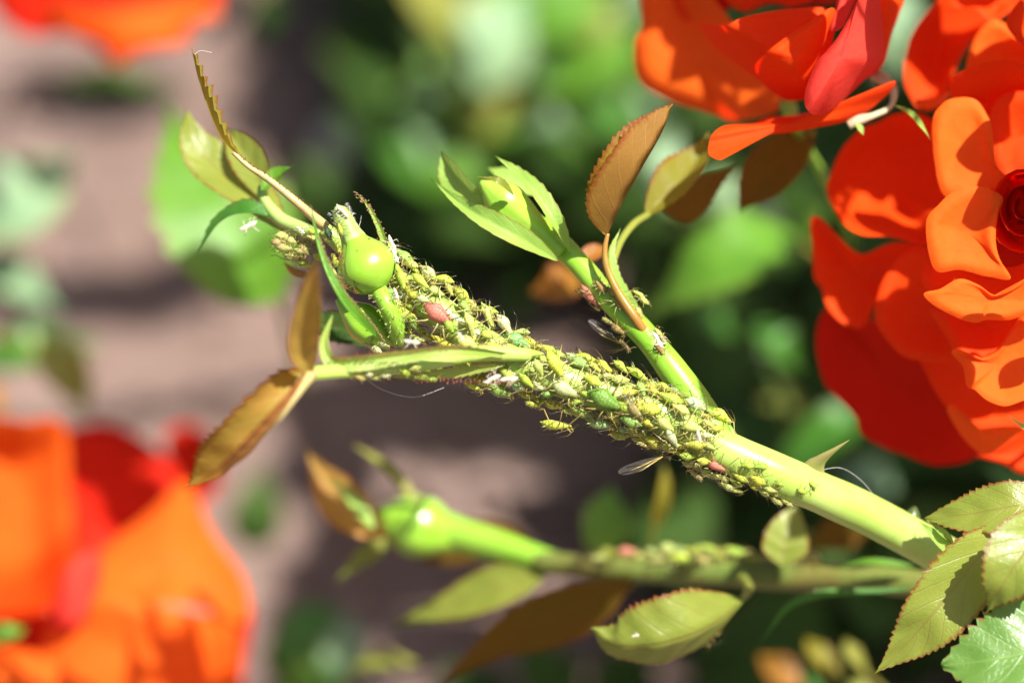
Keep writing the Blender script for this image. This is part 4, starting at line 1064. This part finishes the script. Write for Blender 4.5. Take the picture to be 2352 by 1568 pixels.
# ================================================================== SHARP LEAVES AT THE RIGHT EDGE
right_leaf = thing('rose_leaf', 'compound young rose leaf with red-toothed leaflets covering the end of the crowded stem', 'leaf', None, P(2440, 1170, 2))
RI = Matrix.Translation(-right_leaf.location)
def own3(o, par=None):
    o.parent = par or right_leaf; o.matrix_parent_inverse = RI
    return o
own3(tube('rachis', M['stem_olive'], [(2620, 1120, 4, 10), (2520, 1150, 3, 9), (2420, 1180, 2, 8), (2310, 1208, 2, 6)], None, 8, 5)[0])
own3(leaf('leaflet', M['leaf_fresh'], [P(2440, 1150, 2), P(2340, 1160, 0), P(2230, 1180, 1), P(2122, 1190, 3)], S(62), V(.05, .42, .9), None, fold=10, teeth=20, tooth=.07, peak=.42, tipp=1.1, seed=11))
own3(leaf('leaflet', M['leaf_fresh'], [P(2322, 1205, 1), P(2240, 1290, -1), P(2150, 1400, -2), P(2085, 1475, -1), P(2008, 1548, 0)], S(80), V(.3, .22, .92), None, fold=14, teeth=24, tooth=.07, peak=.36, tipp=1.25, seed=12))
own3(leaf('leaflet', M['leaf_fresh'], [P(2440, 1165, -2), P(2370, 1240, -6), P(2310, 1330, -7), P(2264, 1408, -5)], S(78), V(-.05, .3, .95), None, fold=10, teeth=18, tooth=.08, peak=.42, seed=13))
corner = thing('rose_leaf', 'glossy green rose leaf with saw-toothed red-tipped edge low under the compound leaf', 'leaf', None, P(2520, 1420, -4))
ci = Matrix.Translation(-corner.location)
for o in (leaf('leaflet', M['leaf_corner'], [P(2560, 1440, -4), P(2440, 1475, -5), P(2300, 1510, -6), P(2162, 1526, -5)], S(125), V(.1, .4, .9), None, fold=8, teeth=16, tooth=.12, peak=.45, tipp=1.0, seed=15),
          tube('petiole', M['stem_olive'], [(2720, 1400, -3, 9), (2640, 1420, -3, 8), (2550, 1440, -4, 6)], None, 8, 4)[0]):
    o.parent = corner; o.matrix_parent_inverse = ci

# ================================================================== APHIDS
def aphid_body_mesh(name, fat=.25, seg=12):
    prof = [(-.50, .012), (-.485, .03), (-.46, .035), (-.43, .06), (-.38, .11), (-.30, .17), (-.20, .215), (-.10, .232), (0, .22), (.10, .19), (.20, .155), (.28, .125), (.34, .105), (.385, .10), (.43, .085), (.47, .06), (.495, .02)]
    mb = MB()
    fine = catmull([Vector((x, r, 0)) for x, r in prof], 2)
    for i, q in enumerate(fine):
        r = max(q.y, .004) * fat / .25
        r *= 1 - .03 * (1 if i % 3 == 0 and 6 < i < 28 else 0)
        for k in range(seg):
            a = 2 * math.pi * k / seg
            z = math.sin(a) * r * (.92 if math.sin(a) > 0 else .7)
            mb.v.append(Vector((q.x, math.cos(a) * r, z + .03 - .05 * abs(q.x)))); mb.uv.append((i / len(fine), k / seg))
    n = len(fine)
    for i in range(n - 1):
        for k in range(seg):
            k2 = (k + 1) % seg
            mb.f.append((i * seg + k, (i + 1) * seg + k, (i + 1) * seg + k2, i * seg + k2))
    mb.f.append(tuple(range(seg))); mb.f.append(tuple(reversed([(n - 1) * seg + k for k in range(seg)])))
    return mb.mesh(name, M['aphid'])

def limb_mesh(name, pts, rad, mat, sides=5):
    return MB().tube([Vector(p) for p in pts], rad, sides, True).mesh(name, M[mat])

BODIES = [aphid_body_mesh('aphid_body', .25), aphid_body_mesh('aphid_body', .20), aphid_body_mesh('aphid_body', .29)]
def leg_set(seed, mat):
    r = random.Random(seed); out = []
    for s in (-1, 1):
        for (x, fx) in ((.24, .30), (.13, .02), (.02, -.34)):
            j = lambda a: r.uniform(-a, a)
            k = (x + fx * .55 + j(.06), s * (.34 + j(.05)), .10 + j(.07))
            f = (x + fx * 1.45 + j(.14), s * (.56 + j(.14)), -.20 + j(.07))
            tpt = (f[0] + fx * .2, f[1] + s * .06, -.23)
            out.append(limb_mesh('leg', [(x, s * .12, -.05), k, f, tpt], [.022, .022, .016, .011], mat))
    return out
LEGS = [leg_set(i, 'limb' if i % 2 else 'limb_pale') for i in range(4)]
def ant_set(seed):
    r = random.Random(seed + 50); out = []
    for s in (-1, 1):
        j = lambda a: r.uniform(-a, a)
        out.append(limb_mesh('antenna', [(.47, s * .05, .03), (.56, s * .12, .10 + j(.03)), (.40, s * (.28 + j(.06)), .24 + j(.06)), (.08, s * (.42 + j(.1)), .34 + j(.1)), (-.25 + j(.1), s * (.48 + j(.12)), .36 + j(.14))], [.014, .012, .010, .008, .005], 'limb', 4))
    return out
ANTS = [ant_set(i) for i in range(4)]
CORN = [limb_mesh('cornicle', [(-.24, s * .17, .13), (-.36, s * .20, .20), (-.50, s * .22, .26)], [.022, .018, .014], 'cornicle', 6) for s in (-1, 1)]
EYES = [MB().ball(Vector((.43, s * .085, .045)), .028, 7, 5).mesh('eye', M['eye']) for s in (-1, 1)]

def aphid_single_mesh(fat, seed):
    """a small aphid, legs and feelers in one mesh with its body"""
    me = aphid_body_mesh('aphid_body', fat, 10)
    return me
N_APHID = [0]
LABELS = {}
def aphid(pos, nrm, head, length, colr, label, group=None, pitch=0.0, roll=0.0, parts=True, body=None, name='aphid', seed=None):
    nrm = nrm.normalized()
    x = (head - nrm * head.dot(nrm))
    x = x.normalized() if x.length > 1e-6 else nrm.orthogonal().normalized()
    y = nrm.cross(x)
    rot = Matrix((x, y, nrm)).transposed().to_4x4()
    rot = rot @ Matrix.Rotation(pitch, 4, 'Y') @ Matrix.Rotation(roll, 4, 'X')
    k = N_APHID[0] if seed is None else seed
    N_APHID[0] += 1
    o = bpy.data.objects.new(name, BODIES[(k * 7 + 1) % 3] if body is None else BODIES[body])
    # feet on the surface: body centre .2 of the length above it; a raised tail pivots about the head
    off = nrm * (.20 * length) + rot.to_3x3() @ Vector((0, 0, 0))
    if pitch:
        hd = Vector((.45, 0, 0)); off += (rot.to_3x3() @ (-hd) + x * .45) * length * .9
    o.matrix_world = Matrix.Translation(pos + off) @ rot @ Matrix.Scale(length, 4)
    o.color = (*colr, 1)
    col.objects.link(o)
    tag(o, label, 'aphid', group)
    if parts:
        for me in LEGS[k % 4]: link(bpy.data.objects.new('leg', me), o)
        for me in ANTS[(k // 2) % 4]: link(bpy.data.objects.new('antenna', me), o)
        for me in CORN: link(bpy.data.objects.new('cornicle', me), o)
        for me in EYES: link(bpy.data.objects.new('eye', me), o)
    return o

PALE = (.56, .60, .17); YEL = (.56, .60, .075); LIME = (.42, .56, .07); GRN = (.30, .46, .10); DGRN = (.17, .32, .045); PINK = (.62, .20, .16); WHT = (.58, .62, .32); TAN = (.46, .40, .14); MINT = (.38, .54, .22)

def stem_hit(x, y, LL=None, RR_=None):
    """front surface of the crowded stem under picture point (x, y): nearest axis point"""
    LL = LL or MAIN_L; RR_ = RR_ or MAIN_R
    best = None
    for i in range(len(LL) - 1):
        a, b = LL[i], LL[i + 1]
        da = (a - CAM).dot(FWD); q = P(x, y, (da - FOCUS) * 10)
        t = max(0, min(1, (q - a).dot(b - a) / (b - a).length_squared))
        c = a.lerp(b, t); dd = (q - c).length
        if best is None or dd < best[0]: best = (dd, c, q, RR_[i] * (1 - t) + RR_[i + 1] * t, (b - a).normalized())
    dd, c, q, r, t = best
    side = (q - c); side -= FWD * side.dot(FWD)
    k = min(.97, dd / r)
    sd = side.normalized() if side.length > 1e-6 else UP
    n = (sd * k - FWD * math.sqrt(1 - k * k)).normalized()
    return c + n * r, n, t, dd / r

USED = []
def special(x, y, x2, y2, colr, label, body=None, pitch=0.0, lift=0.0, LL=None, RR_=None, seed=None, parts=True, dd=0.0, group=None, name='aphid'):
    """tail at (x, y), head at (x2, y2)"""
    mx, my = (x + x2) / 2, (y + y2) / 2
    pos, n, t, k = stem_hit(mx, my, LL, RR_)
    head = P(x2, y2, 0) - P(x, y, 0)
    L = max(.10, head.length)
    pos = pos + n * lift
    if k > 1: pos = pos + (P(mx, my, 0) - P(*((mx, my, 0)))) 
    if k > .95:
        zc = ((pos - CAM).dot(FWD) - FOCUS) * 10
        pos = P(mx, my, zc + dd) - n * (.2 * L)
    USED.append((mx, my, L / px * .5))
    return aphid(pos, n, head, L, colr, label, group, pitch, 0, parts, body, name, seed)

special(975, 697, 1040, 742, PINK, 'salmon pink aphid on the stem just below the plump bud', 2)
special(1620, 1050, 1672, 1072, PINK, 'pink aphid on the bare green stem below the thorn', 1)
special(1338, 652, 1377, 708, PINK, 'pink aphid on the side shoot below the slim bud', 1, LL=SIDE_L, RR_=SIDE_R)
special(1352, 892, 1428, 934, DGRN, 'large deep green aphid with black cornicles amid pale ones', 2)
special(1116, 892, 1182, 898, GRN, 'plump mid-green aphid at the lower edge under the petiole', 2)
special(1266, 870, 1328, 905, WHT, 'whitish green aphid with banded back beside a deep green one', 0)
special(1250, 815, 1288, 874, YEL, 'bright yellow-green aphid standing head down on top of the stem', 0, pitch=.35)
special(1216, 870, 1258, 890, WHT, 'pale cream-green aphid turned crossways on the stem', 2)
special(1242, 978, 1314, 960, YEL, 'long yellow aphid sticking out from the stem underside', 1, pitch=.15)
special(1344, 980, 1412, 960, MINT, 'green and white banded aphid above the underside of the stem', 0)
special(1204, 926, 1246, 930, YEL, 'yellow aphid at the lower edge, tail to tail with a smaller one', 1)
special(1246, 930, 1278, 924, LIME, 'small yellow-green aphid behind the tail of a yellow one', 1)
special(1412, 978, 1452, 992, MINT, 'smooth mint green aphid near the side shoot fork', 0)
special(1460, 984, 1498, 996, MINT, 'mint green aphid nearest to the winged aphid', 1)
special(1506, 950, 1548, 990, PALE, 'pale green aphid with green back mark by the fork', 0)
special(1556, 972, 1612, 988, PALE, 'pale glassy aphid at the foot of the side shoot', 0)
special(1498, 1018, 1556, 1022, PALE, 'pale mottled aphid at the lower edge above the transparent wing', 0)
special(1460, 1018, 1494, 1022, TAN, 'dull tan aphid at the lower edge of the stem', 1)
special(1100, 700, 1118, 765, PALE, 'pale aphid standing tail up on the crest of the stem', 1, pitch=.5)
special(1060, 720, 1086, 775, PALE, 'pale yellow aphid standing tail up beside the crest', 1, pitch=.4)
special(1160, 760, 1214, 810, (.24, .48, .16), 'soft green aphid on the upper edge where the petiole joins', 2)
special(1090, 860, 1118, 892, YEL, 'yellow-green aphid facing down under the petiole', 0)
special(1020, 862, 1056, 850, YEL, 'yellow aphid on the petiole base facing the stem', 1)
special(1066, 850, 1104, 862, YEL, 'yellow aphid beside another on the petiole base', 1)
special(1064, 880, 1112, 892, YEL, 'glossy yellow aphid hanging at the underside below the petiole', 1)
special(1130, 845, 1156, 862, PALE, 'small pale aphid on the smooth green bulge under the petiole', 1)
special(1006, 838, 1022, 862, LIME, 'small round lime aphid on the petiole', 2)
special(975, 842, 990, 858, LIME, 'round bluish green aphid on the petiole', 2)
special(1300, 830, 1356, 860, (.28, .46, .12), 'green aphid half hidden behind the crest near the yellow one', 0)

# the crowd between them
rnd = random.Random(31)
GRP = 'aphids crowding the main stem'
LBL = {'y': 'yellow-green aphid packed among others on the crowded stretch of stem',
       'p': 'pale whitish green aphid packed among others on the crowded stretch of stem',
       'g': 'mid-green aphid packed among others on the crowded stretch of stem'}
placed = []
tries = 0
while len(placed) < 235 and tries < 9000:
    tries += 1
    f = rnd.random()
    # crowd runs from the bud down to the fork, thinning out beyond
    k = 42 + f * (len(MAIN_L) - 42 - 14)
    i = int(k); tt = k - i
    c = MAIN_L[i].lerp(MAIN_L[min(i + 1, len(MAIN_L) - 1)], tt); r = MAIN_R[i]
    t = (MAIN_L[min(i + 1, len(MAIN_L) - 1)] - MAIN_L[i]).normalized()
    e = (-FWD - t * (-FWD).dot(t)).normalized(); g = t.cross(e)
    a = rnd.uniform(-1.9, 1.9)
    n = e * math.cos(a) + g * math.sin(a)
    pos = c + n * r
    big = rnd.random()
    L = rnd.uniform(.13, .19) if big < .4 else rnd.uniform(.19, .27)
    ok = all((pos - q).length > (L + l) * .27 for q, l in placed)
    if not ok: continue
    # picture position, to keep the chosen individuals clear
    rel = pos - CAM; z = rel.dot(FWD); kx = FIELD / 2352 * z / FOCUS
    sx = 1176 + rel.dot(RIGHT) / kx; sy = 784 - rel.dot(UP) / kx
    if any((sx - u[0]) ** 2 + (sy - u[1]) ** 2 < (u[2] * .8 + 6) ** 2 for u in USED) and abs(a) < 1.3: continue
    if 1165 < sx < 1215 and 800 < sy < 850: continue
    sgn = -1 if rnd.random() < .72 else 1
    head = t * sgn + g * rnd.gauss(0, .55)
    q = rnd.random()
    kind = 'y' if q < .5 else 'p' if q < .82 else 'g'
    base = {'y': YEL, 'p': PALE if rnd.random() < .6 else WHT, 'g': LIME if rnd.random() < .6 else GRN}[kind]
    colr = tuple(max(.02, x * rnd.uniform(.85, 1.12)) for x in base)
    pit = rnd.choice([0, 0, .1, .25, .45])
    placed.append((pos, L))
    look = {'y': 'yellow-green', 'p': 'whitish green', 'g': 'mid-green'}[kind]
    size = 'tiny' if L < .165 else 'half-grown' if L < .225 else 'full-grown'
    where = 'between the beaked bud and the petiole' if sx < 1000 else 'around the petiole joint' if sx < 1180 else 'midway to the fork' if sx < 1400 else 'close to the side shoot fork'
    side = 'upper edge' if n.dot(UP) > .5 else 'underside' if n.dot(UP) < -.5 else 'flank'
    aphid(pos + n * rnd.uniform(-.01, .05), n, head, L, colr, f'{size} {look} aphid on the stem {side} {where}', f'{size} {look} aphids, stem {side} {where}', pit, rnd.uniform(-.3, .3))

# stragglers on the underside towards the thorn, around the petiole, the tip cluster, the side stem
def row(label, group, pts, cols, size, LL=None, RR_=None, parts=True, head=None):
    for (x, y) in pts:
        pos, n, t, k = stem_hit(x, y, LL, RR_)
        if k > .97:
            zc = ((pos - CAM).dot(FWD) - FOCUS) * 10
            pos = P(x, y, zc) - n * .04
        h = (head or t) * rnd.choice([1, 1, -1]) + UP * rnd.uniform(-.5, .5)
        aphid(pos, n, h, rnd.uniform(*size), tuple(c * rnd.uniform(.85, 1.1) for c in rnd.choice(cols)), label, group, rnd.choice([0, .1, .2]), 0, parts)
row('small olive-yellow aphid strung along the stem underside towards the thorn', 'aphids under the stem',
    [(1580, 1052), (1600, 1070), (1622, 1086), (1640, 1092), (1662, 1100), (1690, 1108), (1702, 1090), (1730, 1116), (1756, 1128), (1786, 1140), (1672, 1118), (1690, 1126), (1600, 1090), (1740, 1096), (1770, 1118), (1810, 1148)],
    [YEL, TAN, PALE], (.11, .17))
row('tiny yellow aphid scattered on the bare stem near the thorn', 'aphids on bare stem', [(1716, 1066), (1746, 1070), (1862, 1112), (1838, 1124), (1790, 1108)], [LIME, YEL], (.09, .13))
row('small pale aphid sitting along the petiole', 'aphids on the petiole', [(905, 838), (930, 850), (952, 842), (884, 858), (846, 856), (862, 868), (826, 862), (936, 862), (968, 868), (990, 872)], [PALE, WHT, LIME, TAN], (.10, .16), QL, QR)
TIPL = [P(620, 545, 3), P(660, 560, 3), P(700, 575, 4), P(740, 590, 5)]
row('yellow aphid in the clump beside the beaked bud', 'aphids clumped at the shoot tip', [(648, 545), (665, 555), (680, 570), (690, 550), (700, 575), (715, 560), (668, 580), (690, 595), (705, 598), (722, 585), (655, 566), (735, 570), (640, 556), (676, 540), (720, 535), (735, 548)], [YEL, TAN, YEL, PALE], (.13, .18), TIPL, [S(22)] * 4)
BUDL = [b_base + AX * (i / 6) for i in range(7)]
special(752, 520, 764, 552, (.05, .10, .05), 'shiny dark green aphid between the slender leaf and the beaked bud', 2, LL=[P(760, 500, 0), P(765, 560, 0)], RR_=[S(14), S(14)])
row('small yellow-green aphid on the side of the beaked bud', 'aphids on the bud', [(778, 575), (770, 600), (764, 625), (786, 525)], [YEL, PALE], (.12, .17), BUDL, [S(30), S(60), S(66), S(45), S(28), S(22), S(16)])
row('pale aphid on the pedicel side below the plump bud', 'aphids below the bud', [(925, 690), (945, 700), (905, 775), (880, 790), (930, 740), (950, 725), (915, 715), (860, 800), (935, 762), (960, 745), (985, 770), (960, 775)], [PALE, YEL, WHT, LIME], (.12, .2))
row('brownish aphid on the side shoot beside the bronze petiole', 'aphids on the side shoot', [(1380, 660), (1402, 672), (1420, 700), (1462, 722), (1440, 706), (1404, 730), (1425, 750), (1508, 768), (1518, 784), (1514, 800), (1478, 690), (1468, 678)], [TAN, PALE, (.4, .27, .1)], (.11, .16), SIDE_L, SIDE_R)
row('blurred yellow-green aphid on top of the lower shoot', 'aphids on the lower shoot',
    [(1400, 1275), (1470, 1276), (1500, 1272), (1535, 1262), (1555, 1268), (1580, 1262), (1600, 1270), (1625, 1262), (1650, 1280), (1672, 1266), (1690, 1270), (1730, 1286), (1765, 1290), (1815, 1282), (1840, 1280), (1862, 1284), (1560, 1290), (1510, 1290), (1610, 1292), (1380, 1285)], [PALE, YEL, LIME, TAN, MINT], (.15, .24), LOW_L, LOW_R)
special(1412, 1266, 1466, 1270, PINK, 'blurred pink aphid on top of the lower shoot', 2, LL=LOW_L, RR_=LOW_R)
special(1640, 1422, 1600, 1470, PINK, 'pink aphid hanging behind the folded yellow-green leaf', 1, LL=[P(1640, 1400, 15), P(1600, 1470, 15)], RR_=[S(12), S(12)])

# winged aphids
def wing_mesh(L, w):
    mb = MB()
    ol = []
    n = 22
    for i in range(n):
        a = math.pi * 2 * i / n
        x = .5 + .5 * math.cos(a); y = math.sin(a) * (.5 + .28 * math.cos(a))
        ol.append((x, y))
    mb.v.append(Vector((.55 * L, 0, .03 * L))); mb.uv.append((0, 0))
    for (x, y) in ol:
        mb.v.append(Vector((x * L, y * w * .5, .02 * L * math.sin(x * 7)))); mb.uv.append((1, 0))
    for i in range(n): mb.f.append((0, 1 + i, 1 + (i + 1) % n))
    return mb.mesh('wing', M['wing'])
def wing_veins(L, w):
    mb = MB()
    mb.tube([Vector((0, 0, 0)), Vector((.5 * L, w * .34, .01)), Vector((.85 * L, w * .36, .012))], [.006, .005, .002], 4)
    mb.tube([Vector((0, 0, 0)), Vector((.4 * L, w * .08, .014)), Vector((.8 * L, -w * .1, .012))], [.004, .003, .002], 4)
    mb.tube([Vector((.3 * L, w * .1, .012)), Vector((.7 * L, w * .16, .014)), Vector((.97 * L, w * .12, .01))], [.003, .003, .002], 4)
    return mb.mesh('wing_vein', M['limb'])
WINGM, VEINM = wing_mesh(.34, .14), wing_veins(.34, .14)
def add_wing(o, hinge, tip, face, L=.34):
    w = bpy.data.objects.new('wing', WINGM)
    x = (tip - hinge); k = x.length / L; x = x.normalized(); z = (face - x * face.dot(x)).normalized(); y = z.cross(x)
    mw = Matrix.Translation(hinge) @ Matrix((x, y, z)).transposed().to_4x4() @ Matrix.Scale(k, 4)
    link(w, o)
    w.matrix_parent_inverse = o.matrix_world.inverted(); w.matrix_basis = mw
    v = bpy.data.objects.new('wing_vein', VEINM); link(v, w)
bpy.context.view_layer.update()
w1 = special(1440, 918, 1478, 958, (.34, .30, .12), 'winged brownish aphid with folded clear wings near the fork', 1, lift=.06, name='winged_aphid')
bpy.context.view_layer.update()
add_wing(w1, P(1466, 945, -5), P(1432, 904, -5), V(.3, .4, .9)); add_wing(w1, P(1462, 950, -4), P(1444, 896, -3), V(.6, .4, .7))
w2 = special(1545, 1052, 1518, 1042, (.10, .07, .04), 'dark winged aphid under the stem with clear wing spread out', 1, name='winged_aphid')
bpy.context.view_layer.update()
add_wing(w2, P(1522, 1048, -1), P(1420, 1086, -1), V(.1, .5, .85)); add_wing(w2, P(1600, 1090, 1), P(1670, 1105, 1), V(.1, .3, .9))
w3 = special(1446, 812, 1430, 778, (.16, .09, .04), 'dark winged aphid on the shaded flank of the side shoot', 1, LL=SIDE_L, RR_=SIDE_R, name='winged_aphid')
bpy.context.view_layer.update()
add_wing(w3, P(1430, 790, 4), P(1352, 735, 4), V(.2, .4, .9)); add_wing(w3, P(1436, 800, 4), P(1380, 800, 6), V(.2, -.4, .9))

# ---- shed skins
def skin_mesh(seed):
    r = random.Random(seed); mb = MB()
    pts = [Vector((x, r.uniform(-.05, .05), r.uniform(-.04, .04))) for x in (-.5, -.25, 0, .2, .38, .5)]
    mb.tube(pts, [.03, .13, .10, .14, .10, .03], 7, True, flat=.7)
    for s in (-1, 1):
        for x in (-.1, .15, .3):
            a = Vector((x, s * .06, 0)); b = a + Vector((r.uniform(-.25, .25), s * r.uniform(.15, .3), r.uniform(0, .2)))
            c = b + Vector((r.uniform(-.3, .3), s * r.uniform(.0, .2), r.uniform(-.3, .1)))
            mb.tube([a, b, c], [.022, .016, .01], 4)
    mb.v = [v + Vector((0, 0, .05 * noise.noise(v * 7 + Vector((seed, 0, 0))))) for v in mb.v]
    return mb.mesh('shed_skin', M['skin'])
SKINS = [skin_mesh(i) for i in range(4)]
def shed(x, y, x2, y2, d, label, i, group=None):
    a, b = P(x, y, d), P(x2, y2, d)
    h = (b - a); L = h.length; xx = h.normalized(); z = V(random.uniform(-.3, .3), .3, .9); z = (z - xx * z.dot(xx)).normalized()
    o = bpy.data.objects.new('shed_skin', SKINS[i % 4])
    o.matrix_world = Matrix.Translation((a + b) / 2) @ Matrix((xx, z.cross(xx), z)).transposed().to_4x4() @ Matrix.Scale(L, 4)
    col.objects.link(o); tag(o, label, 'shed skin', group)
shed(892, 540, 908, 578, -2, 'white shed aphid skin hooked on the thin sepal right of the bud, the upper one', 0)
shed(900, 572, 916, 604, -2, 'white shed aphid skin hooked on the thin sepal right of the bud, the lower one', 1)
shed(772, 470, 800, 502, -2, 'pale shed aphid skin stuck to the tip of the beaked bud', 2)
shed(905, 660, 916, 690, -3, 'white shed aphid skin beside the neck of the bud stalk', 3)
shed(925, 782, 965, 788, -7, 'bright white shed aphid skin on the upper edge of the petiole', 0)
shed(1050, 762, 1066, 782, -7, 'small white shed aphid skin on the crest by the petiole', 1)
shed(1110, 880, 1150, 862, -6, 'long white shed aphid skin above the mid-green aphid', 2)
shed(1145, 872, 1190, 868, -6, 'white shed aphid skin lying across the stem middle', 3)
shed(548, 530, 590, 510, 6, 'white shed aphid skin under the curled green leaf', 0)
shed(680, 520, 700, 536, 1, 'bright white shed aphid skin by the clump at the shoot tip', 1)
shed(1602, 985, 1608, 1018, -5, 'white shed aphid skin on the stem just below the fork', 2)
shed(1500, 760, 1522, 800, -1, 'brownish white shed aphid skin on the outer edge of the side shoot', 3)
shed(1450, 1462, 1468, 1456, 7, 'tiny white shed aphid skin on the folded yellow-green leaf', 1)

# ---- threads of spider silk
def silk(label, pts, r=.0022):
    line = catmull([P(*p) for p in pts], 8)
    o = MB().tube(line, [r] * len(line), 4).build('silk_thread', M['silk']); tag(o, label, 'silk thread')
silk('fine silk thread along the back of the fork above the bare stem', [(1590, 880, 2), (1640, 935, 2), (1665, 965, 1), (1690, 1000, 1)], .003)
silk('fine silk thread hanging between the beaked bud and thin sepal', [(830, 495, 0), (826, 515, 0), (812, 535, 0)], .0025)
silk('fine silk thread arching from the tip of the slender leaf', [(444, 128, 0), (460, 117, 0), (486, 121, 0)], .0018)
silk('fine silk thread hanging in a long curve below the petiole', [(835, 865, -6), (880, 895, -5), (950, 912, -4), (1020, 890, -3)], .0016)
silk('fine silk thread looping beyond the thorn', [(1880, 1080, 3), (1930, 1074, 4), (1975, 1100, 5), (2010, 1140, 6)], .002)
